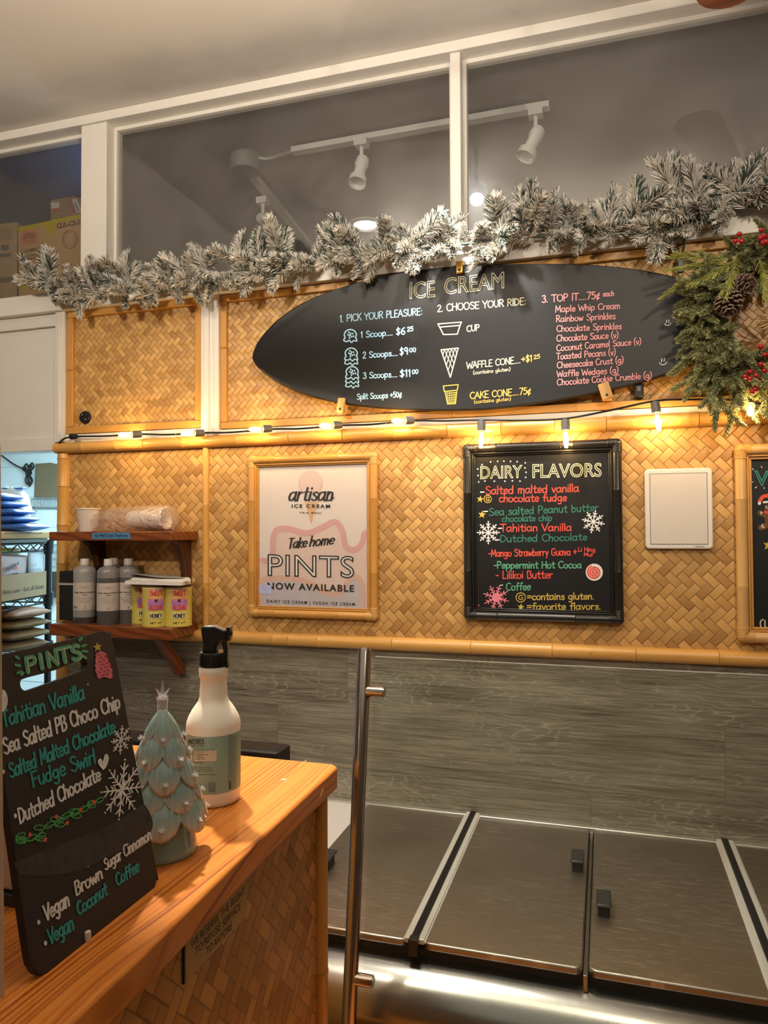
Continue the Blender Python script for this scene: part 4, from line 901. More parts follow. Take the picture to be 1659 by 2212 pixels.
# ------------------------------------------------------------------ needles
def sprig_mesh(name, L, nl, n, w, mats, frac, seed, spread=.9, bend=.25, flat=0.0, wvar=.3, side=0):
    # one twig set with needles; side > 0 adds shorter side twigs
    rg = random.Random(seed); mb = MB()
    for sd in range(side+1): twig(mb, rg, L*(1 if sd == 0 else rg.uniform(.62, .8)), nl, int(n*(1 if sd == 0 else .65)), w, frac, spread, bend if sd == 0 else rg.uniform(-.3, .3), flat, wvar, None if sd == 0 else (sd*2.4+seed, rg.uniform(.6, .95), L*rg.uniform(.12, .4)))
    me = bpy.data.meshes.new(name); me.from_pydata(mb.v, [], mb.f); me.polygons.foreach_set('material_index', mb.m)
    for m in mats: me.materials.append(m)
    me.update(); return me
def twig(mb, rg, L, nl, n, w, frac, spread, bend, flat, wvar, br):
    v0 = len(mb.v); ax = lambda t: np.array((bend*L*t*t, 0, L*t))
    mb.cm = 0; mb.tube([ax(t) for t in np.linspace(0, 1, 6)], [w*1.6]*5+[w*.7], 5)
    for i in range(n):
        t = (i+.5)/n; t = t**.95; a = i*2.39996+rg.uniform(-.3, .3)
        l = nl*rg.uniform(.75, 1.15)*(1-.35*max(0, t-.7)/.3); tilt = spread*rg.uniform(.75, 1.2)*(1-.45*t)
        d = np.array((math.cos(a)*math.sin(tilt), math.sin(a)*math.sin(tilt)*(1-flat), math.cos(tilt))); d /= np.linalg.norm(d)
        p = ax(t); e = p+d*l+np.array((0, 0, 0)); s = np.cross(d, (0.3, .2, .9)); s /= np.linalg.norm(s); u2 = np.cross(d, s); ww = w*rg.uniform(1-wvar, 1+wvar)
        mb.cm = 1 if rg.random() < frac*(1.0 if math.cos(a-.6) > -.4 else .55) else 0
        m_ = p+d*l*.6; vs = []
        for c_, r_ in ((p, ww*.8), (m_, ww), (e, ww*.45)):
            for k in range(3): vs.append(c_+r_*(math.cos(2*PI*k/3)*s+math.sin(2*PI*k/3)*u2))
        mb.add(vs, [(0, 1, 4, 3), (1, 2, 5, 4), (2, 0, 3, 5), (3, 4, 7, 6), (4, 5, 8, 7), (5, 3, 6, 8), (6, 7, 8)])
    if br is not None:
        R = rotm('Z', br[0])@rotm('Y', br[1])
        for i in range(v0, len(mb.v)): mb.v[i] = tuple(R@np.array(mb.v[i])+np.array((0, 0, br[2])))
FLOCK = plain('white_flocking', (.70, .665, .60), .85, 0, .12, 120, .1); NEED = plain('dark_green_needle', (.065, .095, .075), .6, 0, .3, 60); WIRE = plain('brown_twig', (.08, .05, .03), .8)
FIRN = plain('fir_needle', (.20, .205, .085), .5, 0, .35, 50); FIRN2 = plain('fir_needle_pale', (.36, .375, .19), .5, 0, .25, 50); CEDN = plain('cedar_needle', (.27, .27, .055), .5, 0, .3, 50)
def place(name, me, parent, loc, d, roll, s=1.0):
    o = bpy.data.objects.new(name, me); link(o, parent); A = Matrix(frame_to(d).tolist()) @ Matrix.Rotation(roll, 3, 'Z')
    o.matrix_basis = Matrix.Translation(V(loc)-root_loc(parent)) @ A.to_4x4() @ Matrix.Scale(s, 4); return o
# ------------------------------------------------------------------ flocked garland on the sill
gl_px = [(88, 622), (140, 632), (200, 630), (260, 628), (330, 632), (400, 622), (460, 608), (540, 592), (620, 578), (700, 566), (780, 556), (860, 546), (940, 534), (1010, 526), (1080, 518), (1160, 510), (1240, 508), (1320, 512), (1400, 500), (1470, 482), (1540, 462), (1620, 446), (1680, 440)]
YG = -.060; gpts = [atY(x, y, YG) for x, y in gl_px]
gar = thing('snowy_garland', 'snow flocked fir garland draped along the white sill above the menu board', 'garland', gpts[11])
build('wire', MB().tube(smooth_pts(gpts, 4), .004, 6), NEED, gar)
gm = [sprig_mesh('garland_sprig', .095, .025, 430, .00115, (NEED, FLOCK), .86, 11+k, 1.05, .30*(k-1.5), 0, .3, 2) for k in range(5)]
rg = random.Random(21); cum = smooth_pts(gpts, 8); NS = 99
for i in range(NS):
    t = (i+rg.uniform(0, .9))/NS; p = cum[min(int(t*len(cum)), len(cum)-1)]; tx = proj(p)[0]
    tier = i % 3; sd = -1 if tx < 620 else (1 if rg.random() > .45 else -1)
    if tier == 0: d = (sd*rg.uniform(.1, .75), rg.uniform(-.45, -.1), rg.uniform(.75, 1.25))
    elif tier == 1: d = (rg.choice((-1, 1))*rg.uniform(.5, 1.0), rg.uniform(-.7, -.3), rg.uniform(-.25, .5))
    else: d = (rg.choice((-1, 1))*rg.uniform(.5, 1.0), rg.uniform(-.8, -.3), rg.uniform(-.75, -.15))
    s = rg.uniform(.85, 1.15)*(1.12 if tx > 1450 else 1.0)
    if tier == 2: s *= .8
    elif tier == 0: s *= (.45 if 985 < tx < 1075 else rg.choice((1.0, 1.15, 1.3)))
    if 985 < tx < 1075: d = (d[0], d[1], d[2]*.5-.1)
    place('sprig', gm[i % 5], gar, p+np.array((0, rg.uniform(-.01, .012), rg.uniform(-.012, .012))), d, rg.uniform(0, 6.28), s)
# ------------------------------------------------------------------ green wreath at the right
wc = atY(1700, 672, -.06); RW = .155
wre = thing('fir_wreath', 'green fir wreath with pine cones and red berries beside the menu board', 'wreath', wc)
build('ring_frame', MB().tube([wc+RW*np.array((math.cos(a), 0, math.sin(a))) for a in np.linspace(0, 2*PI, 33)], .012, 8, False), WIRE, wre)
wm = [sprig_mesh('wreath_sprig', .125, .0165, 300, .00115, (FIRN, FIRN2), .5, 40+k, 1.1, .25*(k-1.5), .2, .3, 2) for k in range(4)]
cm_ = [sprig_mesh('cedar_sprig', .15, .034, 90, .0011, (CEDN, FIRN2), .2, 60+k, .55, .3*(k-.5), .6) for k in range(2)]
rg = random.Random(5); nW = 92
for i in range(nW):
    # more sprigs on the left half; they hang downwards
    a = PI*.5+PI*rg.random() if i < 64 else rg.uniform(-PI/2, PI/2)
    r_ = RW*rg.uniform(.80, 1.12); p = wc+np.array((r_*math.cos(a), rg.uniform(-.045, .02), r_*math.sin(a)))
    tl = (-math.sin(a), math.cos(a)) if a < PI else (-math.sin(a), math.cos(a))
    out = (math.cos(a), math.sin(a)); w1 = rg.uniform(.15, .8)
    if a > PI*.9: d = (out[0]*w1+tl[0]*.25, rg.uniform(-.75, -.1), out[1]*w1*.6-rg.uniform(.35, .9))
    else: d = (out[0]*w1-.45*rg.uniform(.3, 1), rg.uniform(-.75, -.1), out[1]*w1*.35-rg.uniform(.1, .6))
    place('sprig', wm[i % 4], wre, p, d, rg.uniform(0, 6.28), rg.uniform(.72, 1.02)*(.8 if math.sin(a) > .5 else 1))
for (x, y, d) in ((1570, 558, (-1, -.5, -.35)), (1600, 560, (-.5, -.6, -1)), (1560, 560, (-.8, -.5, .05)), (1590, 555, (-.15, -.7, -.9)), (1640, 560, (.1, -.7, -1)), (1540, 570, (-1, -.4, -.6)), (1585, 562, (-.9, -.6, -.8))):
    place('cedar_sprig', cm_[x % 2], wre, atY(x, y, -.11), d, x, .95)
for (x, y, d) in ((1566, 640, (-1, -.35, .12)), (1566, 652, (-1, -.35, -.22)), (1570, 625, (-1, -.3, .3)), (1584, 725, (-1, -.4, -.55)), (1582, 750, (-1, -.4, -.85)), (1600, 700, (-1, -.4, -.4)), (1570, 780, (-.6, -.4, -1)), (1600, 790, (-.1, -.45, -1)), (1620, 800, (.1, -.4, -1)), (1580, 770, (-.85, -.4, -.8)), (1540, 800, (-.2, -.3, -1)), (1560, 830, (-.3, -.3, -1)), (1590, 830, (0, -.3, -1)), (1530, 740, (-1, -.3, -.9)), (1600, 740, (-.5, -.5, -.9)), (1620, 760, (.3, -.5, -1)), (1585, 700, (-.4, -.6, -1)), (1568, 640, (-1, -.2, .05)), (1566, 662, (-1, -.2, -.15)), (1580, 712, (-1, -.2, -.7)), (1574, 770, (-1, -.25, -.7)), (1578, 735, (-1, -.3, -.5)), (1560, 600, (-1, -.4, .25)), (1545, 780, (-.8, -.2, -.9))):
    place('sprig', wm[(x+y) % 4], wre, atY(x, y, -.10), d, x*.7, .92)
# pine cones
CONE = plain('pine_cone_scale', (.040, .018, .010), .6, 0, .3, 80); CONET = plain('pine_cone_tip', (.22, .15, .11), .7, 0, .2, 80)
def pine_cone(px, Y, d, L, parent):
    c = atY(px[0], px[1], Y); A = frame_to(d); mb = MB()
    mb.lathe([(L*.06, -L*.5), (L*.2, -L*.35), (L*.22, 0), (L*.1, L*.4), (0, L*.5)], c, 10, A)
    n = 92
    for i in range(n):
        t = i/(n-1); h = -L*.48+L*.96*t; R = L*.40*math.sin(PI*min(.98, (.07+.91*(1-t)**.80)))**.7*(1 if t < .85 else .8); a = i*2.39996
        rad = np.array((math.cos(a), math.sin(a), 0)); tan = np.array((-math.sin(a), math.cos(a), 0)); up = np.array((0, 0, 1.0)); tip = rad*R+up*(h+L*.06); ww = L*.085
        for mi, (f0, f1, w0, w1) in enumerate(((.25, .84, .5, 1.0), (.84, 1.0, 1.0, .55))):
            mb.cm = mi; vs = []
            for f, w_ in ((f0, w0), (f1, w1)):
                cc = rad*R*f+up*(h+L*.06*f*f)
                for sx, sz in ((-1, -1), (1, -1), (1, 1), (-1, 1)): vs.append(c+A@(cc+tan*ww*w_*sx+up*(.016*L*sz*(1+mi*.4))))
            mb.add(vs, [(0, 1, 2, 3), (4, 7, 6, 5), (0, 4, 5, 1), (1, 5, 6, 2), (2, 6, 7, 3), (3, 7, 4, 0)])
    return build('pine_cone', mb, (CONE, CONET), parent, 30)
pine_cone((1574, 648), -.155, (-.12, -.5, -1), .080, wre); pine_cone((1602, 614), -.145, (.3, -.7, -.6), .070, wre)
BERRY = plain('red_berry', (.36, .008, .014), .18, 0, .15, 40)
for (x, y) in ((1597, 506), (1589, 521), (1602, 521), (1645, 497), (1651, 510), (1643, 514), (1655, 522), (1648, 524), (1643, 749), (1652, 766), (1643, 787), (1651, 801), (1621, 803), (1610, 813), (1620, 818), (1633, 811), (1635, 823), (1637, 834), (1632, 841), (1625, 846)):
    c = atY(x, y, -.165); b = build('berry', MB().ball(c, .0060, 12, 8), BERRY, wre, True)
    build('berry_stem', MB().tube([c+np.array((0, .004, 0)), c+np.array((.006, .05, .012))], .0011, 5), WIRE, b)
# straw star in the middle of the wreath
STRAW = plain('straw', (.58, .40, .15), .6, 0, .2, 60); sc_ = atY(1688, 695, -.10); mb = MB(); rg = random.Random(9)
for k in range(70):
    a = rg.uniform(0, 2*PI); l = rg.uniform(.035, .06); e = sc_+np.array((l*math.cos(a), -.015+rg.uniform(-.02, .02), l*1.3*math.sin(a))); mb.tube([sc_+np.array((.008*math.cos(a), 0, .008*math.sin(a))), (sc_+e)/2+np.array((0, -.008, 0)), e], .0013, 4)
tag(build('straw_ornament', mb, STRAW, None, True, base=tuple(sc_)), 'pale straw star ornament hanging in the wreath, cut off by the right edge', 'ornament')
# light plug hanging from the garland
c0, c1 = atY(1477, 492, -.06), atY(1470, 575, -.035)
pg = thing('light_plug', 'green light string plug hanging from the garland by the wreath', 'plug', c1)
GRN = plain('dark_green_plastic', (.015, .06, .035), .4)
build('cord', MB().tube([c0, (c0*.5+c1*.5)+np.array((.004, 0, 0)), c1+np.array((0, 0, .02))], .003, 6), GRN, pg)
build('plug_body', MB().box(c1, (.014, .012, .034)).box(c1+np.array((0, 0, .022)), (.009, .008, .012)), GRN, pg, bevel=.002)

# ------------------------------------------------------------------ wooden shelves at the left
def shelf(name, label, ytop_px, zt, th, px_l, brackets, m=SHELFW):
    xl = float(atY(px_l, ytop_px, -.145)[0]); xr = float(atY(428, ytop_px)[0]); xf = float(atY(372, ytop_px, -.145)[0])
    r = thing(name, label, 'shelf', ((xl+xr)/2, 0, zt-th))
    build('board', MB().prism([(xl, 0, zt-th), (xr, 0, zt-th), (xr, -.05, zt-th), (xf, -.15, zt-th), (xl, -.15, zt-th)], (0, 0, th)), m, r, bevel=.003)
    for x in brackets:
        build('bracket', MB().prism([(x-.010, y_, zt-th+z_) for y_, z_ in (((-.002, 0), (-.10, 0), (-.066, -.018), (-.042, -.05), (-.030, -.10), (-.024, -.15), (-.002, -.15)) if 'upper' in label else ((-.105, 0), (-.140, 0), (-.030, -.125), (-.002, -.125), (-.002, -.095)))], (.022, 0, 0)), SHELFD if 'upper' in label else m, r, bevel=.003)
    return r, xl, xr
zU = float(atY(240, 1148, -.15)[2]); thU = zU-float(atY(240, 1168, -.15)[2]); zL = float(atY(429, 1344)[2]); thL = .036
shU, sxl, sxr = shelf('wall_shelf', 'upper stained wood wall shelf with a strip of blue tape, carrying the cups', 1150, zU, thU, 108, (float(atY(200, 1200, -.05)[0]), float(atY(388, 1200, -.05)[0])))
K = Ink(hitY(-.1505), NW, .0004); BT = plain('blue_painters_tape', (.055, .19, .36), .6, 0, .06, 30)
K.fill('tape', BT, [(200, 1151), (280, 1150), (283, 1164), (199, 1164)]); K.layer = 1
K.hand('tape_lettering', INKK, 'for PINTS only! Thank you', (205, 1160), (277, 1159), 5.5, 1.0); K.commit(shU)
shL, _, _ = shelf('wall_shelf', 'lower stained wood wall shelf carrying bottles, tins and papers', 1346, zL, thL, 108, (float(atY(185, 1390, -.05)[0]), float(atY(366, 1395, -.07)[0])))
# single cup, bag, nested cups
CUPW = plain('paper_cup_white', (.70, .62, .54), .55, 0, .03, 20)
def cup_prof(s=1.0): return [(0, .001), (.0255*s, 0), (.0265*s, .002), (.0345*s, .070), (.0355*s, .0725), (.0368*s, .071), (.0368*s, .0735), (.0355*s, .0745), (.0338*s, .0725), (.0255*s, .006), (0, .005)]
c = atY(191, 1145, -.075); c[2] = zU
tag(build('paper_cup', MB().lathe([(r*1.02, h*.98) for r, h in cup_prof()], c, 32), CUPW, None, 40, base=tuple(c)), 'white paper cup standing upright at the left end of the upper shelf', 'cup')
cx0 = atY(303, 1120, -.075)[0]; zz = zU+.037
LAB = ('innermost', 'second', 'third', 'fourth', 'fifth', 'sixth')
pc = None
for k in range(6):
    base = (cx0+.006+k*.0115, -.075, zz); A = frame_to((1, 0, .02))
    o = build('paper_cup', MB().lathe(cup_prof(.93), (cx0-.035+k*.0105, -.075, zz+.0), 28, A), CUPW, None, 40, base=(cx0-.035+k*.0105, -.075, zz))
    tag(o, ('leftmost paper cup of the nested stack in the bag', 'second paper cup from the left in the bagged stack', 'third paper cup from the left in the bagged stack', 'third paper cup from the right in the bagged stack', 'second paper cup from the right in the bagged stack', 'rightmost paper cup of the nested stack in the bag')[k], 'cup', 'nested paper cups in the bag')
# the bag itself, a crumpled tube of film
bag_c = (float(atY(275, 1120, -.075)[0]), -.075, zU); mb = MB(); rg = random.Random(4)
xs = [(168, .004, .006), (180, .016, .014), (200, .024, .020), (225, .033, .026), (250, .036, .030), (280, .037, .035), (300, .038, .040), (330, .039, .0415), (360, .039, .0415), (372, .036, .036), (379, .012, .016)]
n = 22; vs = []; fs = []
for i, (px, hz, hy) in enumerate(xs):
    x = float(atY(px, 1120, -.075)[0])
    for k in range(n):
        a = 2*PI*k/n; f = 1+(rg.uniform(-.13, .13) if px < 300 else rg.uniform(-.02, .05)); vs.append((x+rg.uniform(-.003, .003), -.075+hy*math.cos(a)*f, max(zU+.0006, zU+hz+.001+hz*math.sin(a)*f)))
for i in range(len(xs)-1):
    for k in range(n): fs.append((i*n+k, i*n+(k+1) % n, (i+1)*n+(k+1) % n, (i+1)*n+k))
fs += [tuple(range(n))[::-1], tuple((len(xs)-1)*n+k for k in range(n))]
tag(build('plastic_bag', mb.add(vs, fs), BAGC, None, True, base=bag_c), 'crumpled clear plastic bag around the nested cups on the upper shelf', 'bag')
# lower shelf: bottles of extract
CAPW = plain('white_bottle_cap', (.62, .57, .53), .4, 0, .03); LABEL = plain('cream_paper_label', (.52, .45, .40), .6, 0, .03)
LIQ = {'light': plain('clouded_bottle_plastic', (.30, .29, .275), .35, 0, .05), 'mid': plain('grey_bottle_plastic', (.085, .083, .082), .3, 0, .08), 'dark': plain('dark_extract', (.055, .045, .04), .3, 0, .1), 'top': plain('bottle_shoulder', (.21, .20, .195), .3, 0, .05)}
def extract_bottle(px, yb, label, kind, s=1.0):
    c = atY(px, 1300, yb); c[2] = zL; R = .0395*s
    r = thing('extract_bottle', label, 'bottle', c, 'extract bottles on the lower shelf')
    prof = [(0, 0), (R*.94, 0), (R, .006), (R, .186*s), (R*.97, .194*s), (R*.80, .203*s), (R*.38, .210*s), (R*.34, .214*s), (R*.34, .216*s)]
    b = build('bottle', MB().lathe(prof, c, 36), LIQ['light' if kind == 'light' else 'top'], r, 40)
    if kind == 'light': lv = ((.004, .020),)
    else: lv = ((.004, .168*s),)
    for z0, z1 in lv: build('liquid', MB().lathe([(R*.96, z0-.003), (R*1.004, z0+.002), (R*1.004, z1)], c, 36), LIQ['dark' if kind == 'light' else 'mid'], r, 40)
    build('label', MB().lathe([(R*1.012, .050*s), (R*1.012, .150*s)], c, 36, None, PI*.95, PI*2.05), LABEL, r, 40)
    build('cap', MB().lathe([(R*.42, .212*s), (R*.42, .2135*s), (R*.40, .234*s), (R*.37, .236*s), (0, .236*s)], c, 28), CAPW, r, 40)
    # label print, wrapped on the bottle
    rr = R*1.012; dv = c[:2]-CAMP[:2]; a0 = math.atan2(-dv[1], -dv[0])
    def hit(x, y):
        # x in -1..1 across the visible face, y height in metres
        a = a0+math.asin(max(-.99, min(.99, x))); return np.array((c[0]+rr*math.cos(a), c[1]+rr*math.sin(a), c[2]+y))
    def nrm(q): a = a0+math.asin(max(-.99, min(.99, q[0]))); return np.array((math.cos(a), math.sin(a), 0))
    J = Ink(hit, nrm, .0003); TANI = plain('tan_ink', (.36, .26, .19), .6) if 'tan_ink' not in bpy.data.materials else bpy.data.materials['tan_ink']
    U = (0, 1)
    sx = lambda x: x
    def wr(mat, t, x0, x1, y, h, wd):  # handwriting in (x, metres): scale x by R
        tot = sum(GLY[ch][0] for ch in t); xx = 0
        for ch in t:
            adv, sts = GLY[ch]
            for st in sts:
                vs = []; fs = []; pts = [np.array((x0+(x1-x0)*(xx+q[0])/tot, y+q[1]*h/10)) for q in st]
                for i in range(len(pts)-1):
                    d = pts[i+1]-pts[i]; dm = np.array((d[0]*rr, d[1])); m = np.array((-dm[1], dm[0]))/(np.hypot(*dm)+1e-9)*wd/2; m = np.array((m[0]/rr, m[1])); bq = len(vs)
                    vs += [pts[i]+m, pts[i]-m, pts[i+1]-m, pts[i+1]+m]; fs.append((bq, bq+1, bq+2, bq+3))
                J.face('label_lettering', mat, vs, fs)
            xx += adv
    wr(TANI, 'Crimson' if False else 'Camors', -.42, .38, .128*s, .013*s, .0009)
    wr(INKK, 'PURE VANILLA EXTRACT', -.86, .86, .112*s, .004*s, .0009); wr(INKK, 'FLAVOR', -.2, .2, .104*s, .003*s, .0007)
    for k, ww in enumerate((.7, .78, .5, .45)): wr(INKG, 'nnsnmn mnnnu nnmnsn', -ww, ww, (.094-.0055*k)*s, .0022*s, .0005)
    wr(INKK, '2', -.05, .08, .056*s, .006*s, .0009); wr(INKG, 'mnnn', .5, .85, .057*s, .0022*s, .0006)
    if kind == 'light':
        J.face('label_lettering', plain('green_mark', (.05, .09, .05), .6), [(-.9, .056*s), (-.66, .056*s), (-.66, .064*s), (-.9, .064*s)])
    J.commit(r); return r
sB = .84
extract_bottle(183, -.104, 'extract bottle beside the black box, nearly empty with a pale grey body', 'light', sB)
extract_bottle(234, -.106, 'middle extract bottle on the lower shelf, filled dark above and below its label', 'dark', sB)
extract_bottle(277, -.062, 'dark extract bottle partly hidden behind the papers and honey tins', 'dark', sB)
extract_bottle(246, -.036, 'extract bottle standing behind the middle one, only its white cap showing', 'dark', sB)
# black box behind the bottles
c = atZ(150, 1338, zL); xx0 = float(atY(128, 1300, -.065)[0]); xx1 = float(atY(206, 1300, -.065)[0])
bb = thing('black_box', 'black box with a pale stripe behind the bottles on the lower shelf', 'box', ((xx0+xx1)/2, -.035, zL))
hz = float(atY(150, 1234, -.068)[2]); build('body', MB().bx(xx0, xx1, -.067, -.006, zL, hz), BLACKM, bb, bevel=.003)
build('stripe', MB().bx(xx0-.0005, xx1+.0005, -.0685, -.066, float(atY(150, 1264, -.068)[2]), float(atY(150, 1259.5, -.068)[2])), plain('pale_stripe', (.42, .38, .34), .5), bb, 0)
# honey tins
TINY = plain('yellow_tin', (.60, .50, .10), .35, 0, .05); TINR = plain('tin_lid', (.07, .065, .04), .35, .3)
def honey_tin(px, yb, label):
    c = atY(px, 1300, yb); c[2] = zL; R = .0415*.93; H = .122*.95
    r = thing('honey_tin', label, 'tin', c, 'honey tins on the lower shelf')
    build('tin', MB().lathe([(0, 0), (R, 0), (R*1.02, .003), (R, .006), (R, H-.006), (R*1.02, H-.003), (R, H)], c, 32), TINY, r, 40)
    build('lid', MB().lathe([(R*1.0, H-.0005), (R*1.0, H+.006), (R*.95, H+.008), (0, H+.008)], c, 32), TINR, r, 40)
    dv = c[:2]-CAMP[:2]; a0 = math.atan2(-dv[1], -dv[0])
    def hit(x, y): a = a0+math.asin(max(-.99, min(.99, x))); return np.array((c[0]+R*math.cos(a), c[1]+R*math.sin(a), c[2]+y))
    def nrm(q): a = a0+math.asin(max(-.99, min(.99, q[0]))); return np.array((math.cos(a), math.sin(a), 0))
    J = Ink(hit, nrm, .0004)
    def grid(mat, x0, x1, y0, y1): 
        n = 8
        for k in range(n): J.face('label_lettering', mat, [(x0+(x1-x0)*k/n, y0), (x0+(x1-x0)*(k+1)/n, y0), (x0+(x1-x0)*(k+1)/n, y1), (x0+(x1-x0)*k/n, y1)])
    gm_ = lambda nm, c_: bpy.data.materials.get(nm) or plain(nm, c_, .5, 0, .03)
    J.layer = 1; grid(gm_('tin_pink', (.56, .20, .42)), -.55, .62, .050, .112); J.layer = 2; grid(gm_('tin_orange', (.70, .36, .12)), -.52, .59, .082, .109); grid(gm_('tin_violet', (.42, .16, .42)), -.52, .59, .063, .076); J.layer = 3
    def wr(mat, t, x0, x1, y, h, wd):
        tot = sum(GLY[ch][0] for ch in t); xx = 0
        for ch in t:
            adv, sts = GLY[ch]
            for st in sts:
                vs = []; fs = []; pts = [np.array((x0+(x1-x0)*(xx+q[0])/tot, y+q[1]*h/10)) for q in st]
                for i in range(len(pts)-1):
                    d = pts[i+1]-pts[i]; dm = np.array((d[0]*R, d[1])); m = np.array((-dm[1], dm[0]))/(np.hypot(*dm)+1e-9)*wd/2; m = np.array((m[0]/R, m[1])); bq = len(vs)
                    vs += [pts[i]+m, pts[i]-m, pts[i+1]-m, pts[i+1]+m]; fs.append((bq, bq+1, bq+2, bq+3))
                J.face('label_lettering', mat, vs, fs)
            xx += adv
    RED = gm_('tin_red', (.50, .06, .05))
    wr(RED, 'SWEET', -.42, .50, .092, .014, .0028); wr(INKK, 'oo', -.06, .14, .074, .012, .0022); wr(RED, 'ALOHA', -.42, .50, .050, .014, .0026); J.layer = 2; grid(gm_('tin_cream', (.66, .62, .36)), -.45, .52, .024, .042); J.layer = 3; wr(INKK, 'HONEY', -.38, .46, .027, .012, .0022); wr(INKK, 'NET WT', -.4, .5, .010, .005, .001)
    J.commit(r); return r
honey_tin(312, -.050, 'honey tin half hidden behind the foremost tin'); honey_tin(336, -.104, 'foremost yellow honey tin on the lower shelf'); honey_tin(386, -.085, 'yellow honey tin at the right end of the lower shelf')
# papers on the tins
ztin = zL+.1245; 
for k, (pts, z, th, lab) in enumerate((([(270, -.14), (392, -.15), (412, -.08), (285, -.05)], ztin, .010, 'thick pad of white paper lying on the honey tins'), ([(283, -.11), (330, -.145), (412, -.125), (408, -.04), (300, -.03)], ztin+.0105, .006, 'thin white paper pad on top of the thick pad'))):
    poly = [(float(atY(px, 1265, Y)[0]), Y, z) for px, Y in pts]; c = np.mean(poly, axis=0)
    tag(build('paper_pad', MB().prism(poly, (0, 0, th)), PAPER, None, 35, base=tuple(c)), lab, 'paper pad')
GP = plain('grey_paper', (.34, .33, .33), .6); poly = [(float(atY(px, 1250, Y)[0]), Y, ztin+.017+dz) for px, Y, dz in ((275, -.08, .012), (340, -.13, .004), (400, -.11, .001), (385, -.03, .001), (300, -.03, .008))]
mb = MB(); mb.prism(poly, (0, 0, .0012)); tag(build('paper_sheet', mb, GP, None, 35, base=tuple(np.mean(poly, axis=0))), 'loose grey sheet of paper on top of the paper pads', 'paper')
# ------------------------------------------------------------------ service counter in the foreground
ZT = 1.22
cr = atZ(735, 1651, ZT); c3 = atZ(300, 2069, ZT); sl = (c3[0]-cr[0])/(c3[1]-cr[1]); YN = -2.7; xn = cr[0]+sl*(YN-cr[1])*.6
cnt = thing('service_counter', 'orange wooden topped service counter with a woven bamboo front in the foreground', 'counter', (-.75, -1.7, 0))
TOPP = [(cr[0]-.012, cr[1]), (cr[0], cr[1]-.012), ((cr[0]+c3[0])/2-.004, (cr[1]+c3[1])/2), (c3[0], c3[1]), (xn, YN), (-1.15, YN), (-1.15, cr[1]+.004)]
build('countertop', MB().prism([(x, y, ZT-.035) for x, y in TOPP], (0, 0, .035)), FIR, cnt, 40, .004)
seam = MB(); pa, pb = atZ(662, 1642, ZT), atZ(572, 1731, ZT)
seam.add([pa+np.array((-.0006, 0, .0004)), pa+np.array((.0006, 0, .0004)), pb+np.array((.0006, 0, .0004)), pb+np.array((-.0006, 0, .0004))], [(0, 1, 2, 3)])
build('seam', seam, plain('pale_filler', (.66, .34, .12), .5), cnt, 0)
sc0 = atZ(613, 1685, ZT); build('screw', MB().lathe([(.0042, 0), (.0042, .0008), (.0015, .0006), (0, .0003)], sc0, 14), ALU, cnt)
xpo = float(atY(691, 1850, -.905)[0]); XPN = xpo-.002
build('woven_front', MB().bx(XPN-.014, XPN, YN, -.905, .02, ZT-.035), WEAVE_C, cnt, 0)
build('woven_end', MB().bx(-1.13, XPN-.014, -.912, -.90, .02, ZT-.035), BAMD_Z, cnt, 0)
mb = MB(); zz = [.02]
for zn in (.35, float(atY(710, 2100, -.905)[2])): zz += [zn-.006, zn-.001, zn, zn+.001, zn+.006]
zz.append(ZT-.035); mb.tube([(xpo, -.905, z) for z in zz], [.0125]+[.0125, .0136, .0118, .0136, .0125]*2+[.0125], 16)
build('bamboo_post', mb, BAMD_Z, cnt, 50)
FASM = plain('nick_filler', (.72, .42, .20), .6)
# small filler marks on the fascia end
mb = MB(); f0, f1 = atX(690, 1722, cr[0]+.0005), atX(697, 1706, cr[0]+.0005); mb.tube([f0, f1], .0018, 6); build('nick', mb, FASM, cnt)
# refusal sign stuck on the woven front
hx = lambda x, y: atX(x, y, XPN+.002)
e = [hx(400, 2049), hx(400, 2125), hx(533, 1978), hx(533, 1914)]
zt_ = ZT-.036; y0_, y1_ = e[0][1], e[2][1]; zb_ = (e[1][2]+e[2][2])/2
rs = thing('refusal_sign', 'clear plastic sign with black lettering stuck on the woven counter front', 'sign', (XPN, (y0_+y1_)/2, zb_))
build('plate', MB().bx(XPN+.0003, XPN+.0022, y0_, y1_, zb_, zt_), clear('clear_sign_plate', (.97, .95, .88), .15, 1.45, .8, .55, (.66, .47, .23)), rs, 0)
build('edge_strip', MB().bx(XPN, XPN+.0026, y0_-.003, y0_, zb_, zt_), BLACKM, rs, 0)
K = Ink(lambda x, y: atX(x, y, XPN+.0024), (1, 0, 0), .0002)
K.sans('lettering', INKK, 'WE RESERVE THE RIGHT', (412, 2050), (530, 1929), 16.5); K.sans('lettering', INKK, 'TO REFUSE SERVICE', (422, 2064), (520, 1963), 16.5); K.sans('lettering', INKK, 'TO ANYONE', (446, 2064), (501, 2007), 16.5)
K.commit(rs)

